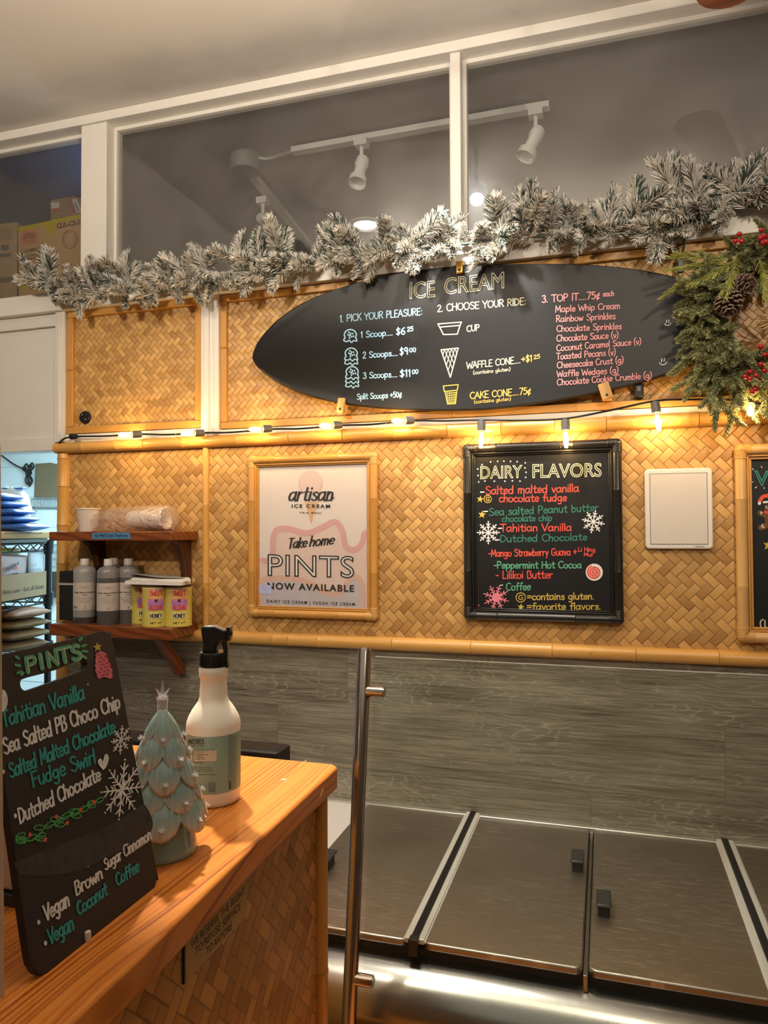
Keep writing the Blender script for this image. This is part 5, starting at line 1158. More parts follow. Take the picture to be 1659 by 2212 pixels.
# ------------------------------------------------------------------ chalk sign of pints, leaning back
PBR = atZ(333, 1918, ZT); PBL = atZ(95, 2108, ZT); PTR = atY(238, 1372, PBR[1])
e1 = (PBR-PBL)/np.linalg.norm(PBR-PBL); vv = PTR-PBR; vv -= e1*(vv@e1); e2 = vv/np.linalg.norm(vv); nn = np.cross(e1, e2)
if nn@(CAMP-PBR) < 0: nn = -nn
hs = lambda x, y: atP(x, y, PBR, nn)
sg = thing('pints_sign', 'black chalk lettered cutting board sign headed pints, leaning on the wooden counter', 'sign', (PBR+PBL)/2)
oc = [(8, 1414), (120, 1390), (205, 1368), (222, 1364), (234, 1369), (243, 1388), (290, 1630), (337, 1872), (339, 1892), (335, 1910), (322, 1928), (210, 2018), (115, 2092), (98, 2102), (84, 2102), (73, 2088), (64, 2058), (38, 1880), (6, 1660), (-26, 1450), (-30, 1434), (-24, 1424)]
ic = [(45, 1468), (60, 1462), (120, 1446), (172, 1424), (184, 1424), (189, 1432), (186, 1443), (174, 1451), (120, 1472), (66, 1491), (54, 1493), (46, 1487), (43, 1477)]
cu = bpy.data.curves.new('sign_outline', 'CURVE'); cu.dimensions = '2D'; cu.fill_mode = 'BOTH'; cu.extrude = .0035; cu.bevel_depth = .0006
for P_ in (oc, ic):
    L = [np.array(((hs(*p)-PBR)@e1, (hs(*p)-PBR)@e2)) for p in P_]; L = smooth_pts(L+[L[0]], 3)[:-1]
    sp = cu.splines.new('POLY'); sp.points.add(len(L)-1); sp.use_cyclic_u = True
    for k, p in enumerate(L): sp.points[k].co = (p[0], p[1], 0, 1)
o_ = bpy.data.objects.new('tmp', cu); COL.objects.link(o_); bpy.context.view_layer.update()
tm = bpy.data.meshes.new_from_object(o_.evaluated_get(bpy.context.evaluated_depsgraph_get()))
ez = np.cross(e1, e2); mb = MB(); mb.add([PBR+e1*v.co[0]+e2*v.co[1]+ez*v.co[2]-nn*.0041 for v in tm.vertices], [tuple(p.vertices) for p in tm.polygons])
bpy.data.objects.remove(o_); bpy.data.curves.remove(cu)
SIGNB = plain('sign_blackboard', (.020, .017, .015), .5, 0, .3, 12, .4); build('board', mb, SIGNB, sg, 30)
K = Ink(hs, nn, .0003); q = lambda x, y: (x/2.5375, 1340+y/2.5375); UP = (-.165, -.985)
K.fill('smudge', plain('chalk_dust', (.038, .034, .031), .8, 0, .6, 90), [q(*p) for p in ((75, 1330), (250, 1260), (600, 1120), (740, 1030), (800, 1020), (825, 1160), (600, 1290), (400, 1380), (140, 1400))], True)
K.layer = 1
def ln(mat, t, a, b, h, w, h1=None): K.hand('flavor_lettering' if 'V' != t[0] and t not in ('Brown', 'Sugar Cinnamon', 'Coconut', 'Coffee') else 'flavor_lettering#2', mat, t, q(*a), q(*b), h, w, UP, h1=h1)
ln(CH_T, 'Tahitian Vanilla', (14, 588), (466, 428), 34, 4.6); ln(CH_W, 'Sea Salted PB Choco Chip', (20, 738), (660, 478), 34, 4.6, 30); ln(CH_T, 'Salted Malted Chocolate', (52, 868), (632, 612), 32, 4.6, 28)
ln(CH_T, 'Fudge Swirl', (175, 918), (526, 780), 32, 4.4); ln(CH_W, 'Dutched Chocolate', (104, 1116), (552, 872), 33, 4.4, 29); ln(CH_W, 'Vegan', (246, 1650), (380, 1560), 33, 4.6); ln(CH_W, 'Brown', (412, 1510), (562, 1410), 28, 4.2); ln(CH_W, 'Sugar Cinnamon', (572, 1372), (828, 1196), 24, 3.2)
ln(CH_T, 'Vegan', (268, 1780), (404, 1690), 33, 4.4); ln(CH_T, 'Coconut', (424, 1620), (588, 1500), 28, 4.2); ln(CH_T, 'Coffee', (636, 1458), (762, 1372), 26, 3.8)
for (x, y, r_) in ((80, 1072, 4.5), (208, 1655, 4.5), (245, 1770, 4.5), (15, 830, 4), (479, 1350, 1.5), (478, 352, 2)): K.disc('bullet', CH_W, q(x, y), r_*.8, r_*1.2, 10)
K.disc('magnet', CH_W, q(8, 440), 12, 24)
for t, a, b in (('P', (140, 288), (205, 272)), ('I', (215, 268), (240, 262)), ('N', (258, 258), (322, 238)), ('T', (318, 240), (390, 222)), ('S', (392, 226), (444, 208))):
    K.layer = 1; K.hand('title_lettering', CH_GR if False else CH_MG, t, q(*a), q(*b), 31, 9.5, UP, jit=0); K.layer = 2; K.hand('title_lettering', CH_CR, t, (q(*a)[0]+2.6, q(*a)[1]+1), (q(*b)[0]+2.6, q(*b)[1]+1), 31, 1.5, UP, jit=0)
K.layer = 1
for a, b in (((84, 200), (98, 210)), ((82, 245), (104, 250)), ((92, 290), (112, 282)), ((432, 110), (444, 98)), ((450, 142), (466, 136)), ((452, 170), (472, 172)), ((448, 196), (468, 208)), ((112, 300), (124, 290))): K.stroke('title_lettering', CH_MG, [q(*a), q(*b)], 6)
K.star('tree_drawing', CH_GD, q(531, 148), 11, -.1)
PNK2 = chalk('chalk_tree_pink', (.70, .20, .25)); PNK3 = chalk('chalk_tree_rose', (.50, .05, .09))
for k, (cy_, ww) in enumerate(((185, 26), (212, 36), (240, 46), (268, 52), (295, 46))):
    for j in range(4): K.disc('tree_drawing', PNK2, q(550+k*5+(j-1.5)*ww*.42, cy_+abs(j-1.5)*6), 6.0, 7, 9)
K.layer = 2
for k in range(16): K.disc('tree_drawing', PNK3, q(535+(k*37 % 60)+k*.6, 190+k*7.6), 2.4, n=7)
K.layer = 1; K.fill('heart_drawing', CH_W, [q(*p) for p in ((562, 822), (536, 790), (534, 768), (548, 758), (560, 772), (570, 738), (586, 736), (592, 760), (580, 800))], True)
MS = np.array(((.72, .0), (-.25, 1.0)))
K.flake('snowflake_drawing#2', CH_W, q(660, 655), 26, 2.6, 8, .1, MS); K.flake('snowflake_drawing', CH_W, q(664, 928), 56, 3.2, 8, .15, MS)
for k in range(6):
    a = k*PI/3; c_ = np.array(q(664, 928)); T = lambda x, y: c_+MS@np.array((x*math.cos(a)-y*math.sin(a), x*math.sin(a)+y*math.cos(a)))
    K.stroke('snowflake_drawing', CH_W, [T(0, 0), T(9, -12), T(0, -30), T(-9, -12), T(0, 0)], 2.4)
hl = [(80, 1190), (140, 1200), (190, 1190), (240, 1130), (290, 1110), (330, 1080), (380, 1060), (430, 1040), (470, 1010), (520, 990)]
K.stroke('holly_drawing', CH_GR, [q(x, y+8) for x, y in hl], 2, True)
rg = random.Random(8)
for k, (x, y) in enumerate(hl):
    for sd in (-1, 1):
        b0 = np.array(q(x, y+8)); d = np.array((.55+.3*rg.random(), -.5*sd-.35)); d /= np.hypot(*d); L = 24 if k < 8 else 19; m = np.array((-d[1], d[0]))
        d = np.array((-d[0] if sd > 0 and k % 2 else d[0], d[1]+sd*.8)); d /= np.hypot(*d); m = np.array((-d[1], d[0]))
        pts = [b0]+[b0+d*L*f+m*L*w_ for f, w_ in ((.2, .22), (.32, .14), (.5, .28), (.62, .16), (.8, .2), (1, 0), (.8, -.2), (.62, -.16), (.5, -.28), (.32, -.14), (.2, -.22))]+[b0]
        K.stroke('holly_drawing', CH_GR, pts, 2.3)
for (x, y) in ((157, 1175), (240, 1205), (302, 1078), (362, 1112), (434, 1040), (508, 996)): K.disc('holly_drawing', CH_R, q(x, y), 3.6, 5, 10)
K.commit(sg)
# stand block behind the sign
bk = hs(60, 1700)
# peg in the counter below the sign
pk = atZ(189, 2032, ZT); tag(build('sign_peg', MB().lathe([(.003, 0), (.0034, .006), (.0028, .0085), (0, .009)], pk, 12), plain('cream_peg', (.62, .58, .48), .4), None, 40, base=tuple(pk)), 'tiny cream peg on the counter just below the leaning pints sign', 'peg')

# ------------------------------------------------------------------ ceramic tree
tc = atZ(350, 1838, ZT); tr = thing('ceramic_tree', 'glazed pale green ceramic christmas tree with clear bulbs beside the spray bottle', 'ceramic tree', tc)
g = G('celadon_glaze', .10, 0, .6); at_ = g.node('ShaderNodeAttribute'); at_.attribute_name = 'tip'
nz = g.noise(g.map(g.coord(), (160, 160, 30)), 1.0, 3, .6); f_ = g.math('ADD', at_.outputs['Fac'], g.math('MULTIPLY', g.math('SUBTRACT', nz, .5), .55))
g.col(g.ramp(f_, [(.24, (.225, .335, .305)), (.55, (.36, .39, .33)), (.85, (.56, .44, .33))])); g.set('Coat Weight', .5); g.set('Coat Roughness', .05)
CEL = g.m
mb = MB(); tipv = []
TI = [(.168, .126, .003, .0245, 5, .95), (.146, .102, .013, .0335, 5, .35), (.124, .078, .020, .0420, 6, .9), (.100, .055, .027, .0475, 6, .4), (.080, .031, .033, .0550, 7, .1)]
NA = 220
for (z1, z0, r0, r1, nl, ph) in TI:
    rows = [(0, 0), (.15, 0), (.3, 0), (.45, 0), (.6, 0), (.72, 0), (.84, 0), (.93, 0), (1, 0), (1.0, .35), (.93, .7), (.8, 1.0)]
    vs = []
    for (s, und) in rows:
        for k in range(NA):
            a = 2*PI*k/NA; lob = abs(math.cos(nl*(a+ph)/2))**.62
            rr_ = r0+(r1-r0)*(s**.95)*(.72+.28*lob) + .0035*math.sin(PI*min(1, s))*lob
            z = z1-(z1-z0)*(s**1.1)*(.58+.42*lob)
            rib = (.00055*math.sin(a*nl*6)+.0003*math.sin(a*nl*13+z*300))*s
            rr_ += rib-und*.010; z -= und*.002*(1-und)*4-und*.004
            vs.append(tc+np.array((rr_*math.cos(a), rr_*math.sin(a), z))); tipv.append(max(0, min(1, (s-.40)/.60))*(.45+.55*lob) if und < .5 else .2)
    fs = []
    for i in range(len(rows)-1):
        for k in range(NA): fs.append((i*NA+k, (i+1)*NA+k, (i+1)*NA+(k+1) % NA, i*NA+(k+1) % NA))
    mb.add(vs, fs)
n0 = len(mb.v); mb.lathe([(.026, .100), (.030, .04), (.033, .034)], tc, 40); tipv += [.1]*(len(mb.v)-n0)
o = build('tree_body', mb, CEL, tr, True); at = o.data.attributes.new('tip', 'FLOAT', 'POINT'); at.data.foreach_set('value', tipv)
o = build('base', MB().lathe([(0, 0), (.040, 0), (.0415, .003), (.0405, .008), (.0375, .022), (.0352, .036), (.0345, .046), (.030, .047)], tc, 48), CEL, tr, True); at = o.data.attributes.new('tip', 'FLOAT', 'POINT'); at.data.foreach_set('value', [.12]*len(o.data.vertices))
for (z1, z0, r0, r1, nl, ph) in TI:
    for k in range(nl):
        a = 2*PI*k/nl-ph; c_ = tc+np.array((r1*.93*math.cos(a), r1*.93*math.sin(a), z0+(z1-z0)*.22)); d = np.array((math.cos(a), math.sin(a), .9)); A = frame_to(d); m2 = MB()
        m2.lathe([(.0016, -.004), (.0022, .001), (.0018, .0035)], c_, 8, A)
        for j in range(5):
            b = j*2*PI/5; m2.lathe([(.0016, 0), (.0019, .003), (0, .0062)], c_+A@np.array((0, 0, .002)), 5, A@frame_to((math.cos(b)*.75, math.sin(b)*.75, 1.0)))
        build('clear_bulb', m2, CRYST, tr, 30)
m2 = MB(); sp_ = tc+np.array((0, 0, .166)); m2.lathe([(.006, 0), (.0058, .010), (.0068, .014), (.0045, .017)], sp_, 12); m2.lathe([(.004, .014), (.0034, .020), (0, .0385)], sp_, 6)
for j in range(6):
    b = j*PI/3; m2.lathe([(.0022, 0), (.0024, .004), (0, .016 if j % 2 else .010)], sp_+np.array((0, 0, .014)), 5, frame_to((math.cos(b)*.8, math.sin(b)*.8, 1.0 if j % 2 else .35)))
build('star_topper', m2, CRYST, tr, 30)

# ------------------------------------------------------------------ spray bottle
bc = atZ(461, 1727, ZT); sp = thing('spray_bottle', 'translucent white cleaning spray bottle with a mint green label and black trigger', 'spray bottle', bc)
g = G('frosted_plastic', .32); g.col((.82, .79, .70)); g.set('Subsurface Weight', .25); g.set('Subsurface Radius', (.02, .018, .012)); g.set('Subsurface Scale', 1.0); FROST = g.m
RB = .0378
prof = [(0, .001), (RB*.90, 0), (RB*.97, .003), (RB, .008), (RB, .108), (RB*.985, .1115), (RB*.93, .118), (RB*.80, .1275), (RB*.66, .135), (RB*.56, .140), (.0195, .146), (.0188, .160), (.0182, .171), (.0186, .1725), (.0202, .174), (.0204, .186), (.0188, .189), (.014, .190)]
build('bottle', MB().lathe(prof, bc, 56), FROST, sp, 55)
MINT = plain('mint_label', (.235, .375, .335), .45, 0, .03, 8)
build('label', MB().lathe([(RB*1.006, .020), (RB*1.006, .0985)], bc, 56, caps=False), MINT, sp, True)
dv = bc[:2]-CAMP[:2]; ab = math.atan2(-dv[1], -dv[0])
def hb(x, y):
    a = ab-math.asin(max(-.995, min(.995, (x-461)/58.2)))*-1 if False else ab+math.asin(max(-.995, min(.995, (x-461)/58.2)))
    # height from the photo row: rows run down the near side of the bottle
    rr = RB*1.008; p = np.array((bc[0]+rr*math.cos(a), bc[1]+rr*math.sin(a), 0)); d = ray(x, y); t = ((p-CAMP)@np.array((dv[0], dv[1], 0)))/(d@np.array((dv[0], dv[1], 0))); p[2] = CAMP[2]+d[2]*t
    return p
def nb(q): a = ab+math.asin(max(-.995, min(.995, (q[0]-461)/58.2))); return np.array((math.cos(a), math.sin(a), 0))
K = Ink(hb, nb, .0001); q = lambda x, y: (260+x/3.318, 1340+y/3.318)
DG = plain('dark_green_ink', (.016, .045, .040), .5)
K.sans('label_lettering', DG, "MEYER'S", q(493, 884), q(603, 884), 9.5, bold=.03); K.sans('label_lettering', DG, 'CLEAN DAY', q(490, 905), q(603, 905), 4.6, spacing=1.2)
K.sans('label_lettering', DG, 'SCENTED TRUSTED FORMULAS', q(482, 930), q(675, 932), 2.6, spacing=1.3)
PANEL = plain('label_panel', (.56, .52, .44), .5, 0, .02)
for k in range(6): K.fill('label_panel', PANEL, [q(478+k*35, 938), q(478+(k+1)*35, 938-(k+1)*2), q(478+(k+1)*35, 1008), q(478+k*35, 1010)])
K.layer = 1
for y, t, x0, x1 in ((960, 'PLANT DERIVED', 484, 530), (948, 'MADE WITHOUT', 545, 610), (966, 'PARABENS AND', 545, 632), (982, 'PHTHALATES', 545, 604), (998, 'CRUELTY FREE', 545, 608), (1022, 'Vinegar Scented Multi', 484, 600), (1042, 'DIRECTIONS:', 484, 550), (1056, 'Spray onto surface and wipe', 484, 652), (1070, 'clean with a soft cloth. Rinse', 484, 660), (1084, 'any surface that touches food', 484, 664), (1110, 'KEEP OUT OF REACH OF CHILDREN', 484, 684), (1128, 'See back panel', 484, 560)): K.sans('label_lettering', DG, t, q(x0, y), q(x1, y), 2.5, bold=.01)
for (x, y) in ((520, 1180), (565, 1178), (608, 1195)): K.ring('label_lettering', DG, q(x, y), 5, .6); K.stroke('label_lettering', DG, [q(x-7, y), q(x+7, y+2)], .6)
K.stroke('label_lettering', DG, [q(638, 1165), q(676, 1165), q(676, 1212), q(638, 1212), q(638, 1165)], 1.0)
for k in range(3): a = k*2.094; K.stroke('label_lettering', DG, [(q(657, 1190)[0]+4.2*math.sin(a), q(657, 1190)[1]-4.2*math.cos(a)), (q(657, 1190)[0]+4.2*math.sin(a+1.3), q(657, 1190)[1]-4.2*math.cos(a+1.3))], 1.5)
K.sans('label_lettering', DG, 'BOTTLE', q(636, 1230), q(678, 1230), 2.8, bold=.03)
K.sans('label_lettering', DG, 'MINT', q(788, 1210), q(786, 1145), 5, up=(-1, 0), bold=.04)
for k, (t, l) in enumerate((('Multi Surface Everyday Cleaner for counters floors and walls and more', 400), ('Water, decyl glucoside, fragrance, essential oils of mint and lemon peel', 395), ('citrus peel extract, sodium citrate, polysorbate, glycerin, citric acid', 380), ('For use on sealed wood, tile, glass and other hard household surfaces', 370))): K.sans('label_lettering', DG, t, q(775+k*14, 1200-(70 if k == 1 else 0)*0-(65 if k == 0 else 0)), q(775+k*14, 815+k*6), 2.4, up=(-1, 0))
K.commit(sp)
TB = plain('trigger_black', (.010, .010, .011), .28, 0, .15, 60)
m2 = MB(); pr = []
for k in range(0, 1): pass
m2.lathe([(.0135, .188), (.0195, .189), (.0198, .207), (.0185, .209), (.012, .2095)], bc, 30)
for k in range(30): a = 2*PI*k/30; m2.box(bc+np.array((.0199*math.cos(a), .0199*math.sin(a), .198)), (.0012, .0016, .016), a)
build('collar', m2, TB, sp, 40)
hd = np.array((CR[0]*.97+.1, CR[1]*.97+.02, 0)); hd /= np.linalg.norm(hd); hside = np.cross((0, 0, 1.0), hd)   # nozzle direction
HP = lambda u, z, s=0: bc+hd*u+np.array((0, 0, z))+hside*s
def slab(pts, wdt): return [HP(u, z, -wdt/2) for u, z in pts], hside*wdt
m2 = MB(); p_, e_ = slab([(-.0145, .209), (-.0135, .222), (-.0165, .243), (-.0130, .2465), (.004, .2465), (.016, .241), (.0205, .240), (.0205, .2255), (.012, .224), (.0055, .216), (.0055, .209)], .021)
m2.prism(p_, e_); build('spray_head', m2, TB, sp, 40, .003)
m2 = MB(); p_, e_ = slab([(.0200, .225), (.0250, .2255), (.0252, .2445), (.0200, .2445)], .018); m2.prism(p_, e_)
m2.tube([HP(.025, .2355), HP(.0268, .2355)], .0045, 12); m2.tube([HP(.0262, .2355), HP(.0272, .2355)], .0018, 10); build('nozzle', m2, TB, sp, 40, .0015)
m2 = MB(); p_, e_ = slab([(.0125, .226), (.0195, .226), (.0215, .214), (.0205, .198), (.0225, .187), (.0185, .1865), (.0155, .198), (.0150, .212)], .013); m2.prism(p_, e_); build('trigger', m2, TB, sp, 40, .0015)

# ------------------------------------------------------------------ other things on the counter at the left edge
p0 = atZ(11, 2150, ZT); hq = lambda x, y: atY(x, y, p0[1])
tag(build('display_panel', MB().prism([hq(11, 2150), hq(4.5, 1338), hq(2.5, 960), hq(-160, 940), hq(-160, 2240)], (0, -.004, 0)), plain('cream_acrylic', (.50, .40, .27), .35, 0, .03), None, 0, .001, base=tuple(p0)), 'cream upright panel standing on the counter, only its edge showing at the left border', 'panel')
a = atZ(34, 1962, ZT); tb = thing('white_terminal', 'white device on a black foot behind the pints sign on the counter', 'device', (a[0]-.05, a[1]+.03, ZT))
build('body', MB().bx(a[0]-.10, a[0]+.006, a[1]+.004, a[1]+.055, ZT+.013, ZT+.115), plain('pale_pink_plastic', (.52, .38, .32), .45, 0, .03), tb, bevel=.004)
build('foot', MB().bx(a[0]-.09, a[0]+.008, a[1], a[1]+.05, ZT, ZT+.012), BLACKM, tb, bevel=.001)
# black box behind the far end of the counter
bt = atY(628, 1607, -.60); bx0 = atY(255, 1582, -.60)
kb = thing('black_equipment_box', 'black equipment box showing over the far end of the wooden counter', 'box', ((bt[0]+bx0[0])/2, -.63, .83)); build('housing', MB().bx(bx0[0], bt[0], -.665, -.60, .83, bt[2]), BLACKM, kb, bevel=.004); build('top_plate', MB().bx(bx0[0]+.006, bt[0]-.006, -.66, -.605, bt[2]-.001, bt[2]+.001), BLACKP, kb, bevel=.001)

# ------------------------------------------------------------------ dipping freezer with flip lids
ZF = .825; YF = -.648
xd1 = float(atZ(958, 1898, ZF)[0]); xg = float(atZ(1271, 1950, ZF)[0]); xd2 = float(atZ(1610, 1935, ZF)[0]); xA = float(atZ(736, 1806, ZF)[0])
fz = thing('ice_cream_freezer', 'stainless steel ice cream dipping freezer with flip lids along the grey plank wall', 'freezer', ((xA+xd2)/2, -.36, 0))
x0, x1 = xA-.42, xd2+.66
# body: top deck with a rounded front
pf = [(0.0, .02), (-.715, .02), (-.722, .05), (-.722, .70)]+[(-.632-.09*math.cos(t), .70+.09*math.sin(t)) for t in np.linspace(0, PI/2, 14)]+[(0.0, .79)]
build('body', MB().prism([(x0, y, z) for y, z in pf], (x1-x0, 0, 0)), STEELF, fz, 45)
build('back_rail', MB().bx(x0, x1, -.022, -.001, .79, ZF+.004), ALU, fz, bevel=.002)
build('white_deck', MB().bx(x0, xA-.006, YF+.01, -.022, .789, ZF-.002), plain('white_polymer', (.70, .69, .68), .35, 0, .03), fz, bevel=.002)
build('seal', MB().bx(xA+.004, x1, YF+.010, -.022, .788, ZF-.014), BLACKM, fz)
def lid(xa, xb, hx_, side, label=None):
    r_ = .016; pts = []
    for (cx_, cy_, a0) in ((xb-r_, YF+r_, -PI/2), (xb-.002, -.025, 0), (xa+.002, -.025, PI/2), (xa+r_, YF+r_, PI)):
        if cy_ == -.025: pts.append((cx_, cy_, ZF-.014))
        else: pts += [(cx_+r_*math.cos(a0+PI/2*k/5), cy_+r_*math.sin(a0+PI/2*k/5), ZF-.014) for k in range(6)]
    l = build('lid', MB().prism(pts, (0, 0, .014)), STEEL, fz, 40, .003)
    if hx_ is not None:
        c = atZ(hx_[0], hx_[1], ZF+.02); m2 = MB()
        m2.bx(c[0]-.0150, c[0]+.0150, c[1]-.034, c[1]+.034, ZF+.020, ZF+.026); o = build('handle', m2, plain('handle_black', (.035, .036, .037), .4, 0, .2, 60) if 'handle_black' not in bpy.data.materials else bpy.data.materials['handle_black'], l, 35, .004)
        o2 = build('handle_stem', MB().bx(c[0]-.0115, c[0]+.0115, c[1]-.030, c[1]+.022, ZF-.001, ZF+.021), BLACKM, l, 35, .002)
    return l
lid(xA, xd1-.014, (706, 1852), -1); lid(xd1+.014, xg-.005, (1248, 1852), 1); lid(xg+.005, xd2-.014, (1304, 1944), -1); lid(xd2+.014, xd2+.31, None, 1)
def hinge(x):
    m2 = MB()
    for sx in (-1, 1): m2.bx(x+sx*.013-.006, x+sx*.013+.006, YF-.002, -.006, ZF-.004, ZF+.006); m2.bx(x+sx*.020-.002, x+sx*.020+.002, YF-.002, -.006, ZF-.002, ZF+.003)
    h = build('hinge_bar', m2, plain('white_aluminium', (.78, .775, .76), .35, .3, .02) if 'white_aluminium' not in bpy.data.materials else bpy.data.materials['white_aluminium'], fz, 35, .0015)
    m2 = MB(); m2.bx(x-.0075, x+.0075, YF-.001, -.004, ZF-.004, ZF+.0075)
    for k in (-1, 0, 1): m2.bx(x+k*.004-.0008, x+k*.004+.0008, YF-.001, -.004, ZF+.007, ZF+.009)
    m2.bx(x-.009, x+.009, YF-.014, YF+.004, ZF-.022, ZF+.009); build('hinge_gasket', m2, plain('hinge_rubber', (.018, .018, .022), .3) if 'hinge_rubber' not in bpy.data.materials else bpy.data.materials['hinge_rubber'], h, 35, .001)
hinge(xd1); hinge(xd2)
build('centre_strip', MB().bx(xg-.004, xg+.004, YF-.006, -.022, .789, ZF-.008), STEELF, fz, bevel=.001)
# wooden ledge in front of the freezer that carries the glass guard
tag(build('front_ledge', MB().prism([(-.425, -1.15, 0), (1.1, -1.15, 0), (1.1, -.765, 0), (-.47, -.765, 0), (-.47, -.893, 0), (-.425, -.893, 0)], (0, 0, .70)), FIR, None, 35, .004, base=(.3, -.95, 0)), 'orange wooden ledge along the customer side of the freezer', 'ledge')
# ------------------------------------------------------------------ sneeze guard
XG = -.430
pt = atX(788, 1403, XG); pb0 = atX(754, 2205, XG); dl = (pb0-pt)/np.linalg.norm(pb0-pt); pb = pt+dl*((.701-pt[2])/dl[2])
gd = thing('sneeze_guard', 'clear glass sneeze guard with a leaning brushed steel post and two clamps', 'glass guard', pb)
build('post', MB().tube([pt-dl*.0, pt+dl*.002, pb], [.0118, .0127, .0127], 32), STEELP, gd, 50)
build('post_cap', MB().tube([pt-dl*.0035, pt+dl*.001], [.0112, .0131], 28), STEELP, gd, 40)
build('flange', MB().lathe([(.028, 0), (.028, .004), (.014, .008)], pb, 28), STEELP, gd, 40)
n_g = np.cross((1.0, 0, 0), dl); n_g /= np.linalg.norm(n_g); gl0 = atP(812, 1417, pt, n_g); xg0 = gl0[0]
tG = ((gl0-pt)@dl); A_ = pt+dl*tG; B_ = pt+dl*.66
A_ = np.array((xg0, A_[1], A_[2])); B_ = np.array((xg0, B_[1], B_[2])); W_ = np.array((1.35, 0, 0)); mb = MB(); mb.prism([A_-n_g*.003, A_+W_-n_g*.003, B_+W_-n_g*.003, B_-n_g*.003], n_g*.006)
build('glass_panel', mb, GLASSG, gd, 0)
EDG = G('glass_edge', .08); EDG.col((.62, .70, .64)); EDG.set('Specular IOR Level', .8)
mb = MB(); mb.prism([A_-n_g*.0031, A_+W_-n_g*.0031, A_+W_-n_g*.0031+dl*.0016, A_-n_g*.0031+dl*.0016], n_g*.0062); build('glass_top_edge', mb, EDG.m, gd, 0)
for (px, py) in ((813, 1494), (789, 2118)):
    cc = atP(px, py, pt, n_g); s_ = (cc-pt)@dl; c0_ = pt+dl*s_; m2 = MB()
    m2.tube([c0_+np.array((.008, 0, 0)), c0_+np.array((.040, 0, 0))], .0105, 24); m2.tube([c0_+np.array((.0395, 0, 0)), c0_+np.array((.0415, 0, 0))], .0085, 24); build('clamp', m2, STEELP, gd, 40)

# ------------------------------------------------------------------ storage room seen through the left opening
RP = atY(104, 1300, .30); e_n = np.array((.247, -.969, 0)); e_l = np.array((-.969, -.247, 0))
zs1, zs2, zs3 = float(atY(100, 1177, .30)[2]), float(atY(100, 1288, .30)[2]), float(atY(100, 1426, .30)[2])+.058
rk = thing('wire_rack', 'black wire shelving rack in the storage opening at the left', 'rack', (RP[0], RP[1], 0))
for u_, v_ in ((0, 0), (.48, 0), (0, .42), (.48, .42)):
    b0 = np.array((RP[0], RP[1], 0))+e_n*u_+e_l*v_; m2 = MB().tube([b0, b0+np.array((0, 0, zs1+.02))], .0125, 14)
    for zz_ in (zs1, zs2, zs3): m2.tube([b0+np.array((0, 0, zz_-.035)), b0+np.array((0, 0, zz_+.016))], [.0165, .0195], 14)
    build('post', m2, BLACKP, rk, 45)
for zz_ in (zs1, zs2, zs3):
    m2 = MB(); b0 = np.array((RP[0], RP[1], zz_))
    def wire(p, q_, r_=.0028): m2.tube([p, q_], r_, 5)
    for (s0, d_, L) in ((b0, e_n, .48), (b0+e_l*.42, e_n, .48), (b0, e_l, .42), (b0+e_n*.48, e_l, .42)):
        wire(s0+np.array((0, 0, .006)), s0+d_*L+np.array((0, 0, .006)), .0032); wire(s0+np.array((0, 0, -.022)), s0+d_*L+np.array((0, 0, -.022)), .0032)
        n_ = 11
        for k in range(n_): wire(s0+d_*L*k/n_+np.array((0, 0, .006 if k % 2 else -.022)), s0+d_*L*(k+1)/n_+np.array((0, 0, -.022 if k % 2 else .006)), .0022)
    for k in range(1, 18): wire(b0+e_n*.48*k/18+np.array((0, 0, .008)), b0+e_n*.48*k/18+e_l*.42+np.array((0, 0, .008)), .0016)
    build('shelf', m2, BLACKP, rk, 45)
def pillow(name, label, cat, px, py, Y, w, d, h, m, rz=0, group=None, z=None, sharp=2.6, ink=None):
    c = atY(px, py, Y)
    if z is not None: c[2] = z
    mb = MB(); nu, nv = 16, 12; rg = random.Random(px*7+py); vs = []; R = rotm('Z', rz)
    for j in range(nv+1):
        for i in range(nu+1):
            u_, v_ = i/nu*2-1, j/nv*2-1; t = ((1-abs(u_)**sharp)*(1-abs(v_)**sharp)); t = max(0, t)**.5; wob = 1+.08*math.sin(u_*9+py)*math.cos(v_*7)
            vs.append(((u_*w/2*(1-.05*abs(v_)**3)), v_*d/2*(1-.06*abs(u_)**3), h/2+t*h/2*wob+rg.uniform(-.06, .06)*h*.4*(1-t)))
    nn_ = len(vs); vs += [(x, y, h-z_ if z_ > h/2 else z_-.0008) for x, y, z_ in vs]
    fs = []
    for j in range(nv):
        for i in range(nu): a_ = j*(nu+1)+i; fs.append((a_, a_+1, a_+nu+2, a_+nu+1)); fs.append((nn_+a_, nn_+a_+nu+1, nn_+a_+nu+2, nn_+a_+1))
    bd = [i for i in range(nu+1)]+[j*(nu+1)+nu for j in range(1, nv+1)]+[nv*(nu+1)+i for i in range(nu-1, -1, -1)]+[j*(nu+1) for j in range(nv-1, 0, -1)]
    for k in range(len(bd)): a_, b_ = bd[k], bd[(k+1) % len(bd)]; fs.append((a_, nn_+a_, nn_+b_, b_))
    o = build(name, mb.add([c+R@np.array(v) for v in vs], fs), m, None, True, base=tuple(c)); return tag(o, label, cat, group)
BLUEB = plain('blue_foil_pouch', (.055, .155, .46), .42, 0, .2, 30); WSACK = plain('white_sack', (.55, .54, .52), .6, 0, .05); TANB = plain('tan_bag', (.20, .115, .05), .5, 0, .15, 30, .25); TANB2 = plain('tan_bag_red_edge', (.23, .115, .06), .5, 0, .15, 30, .25)
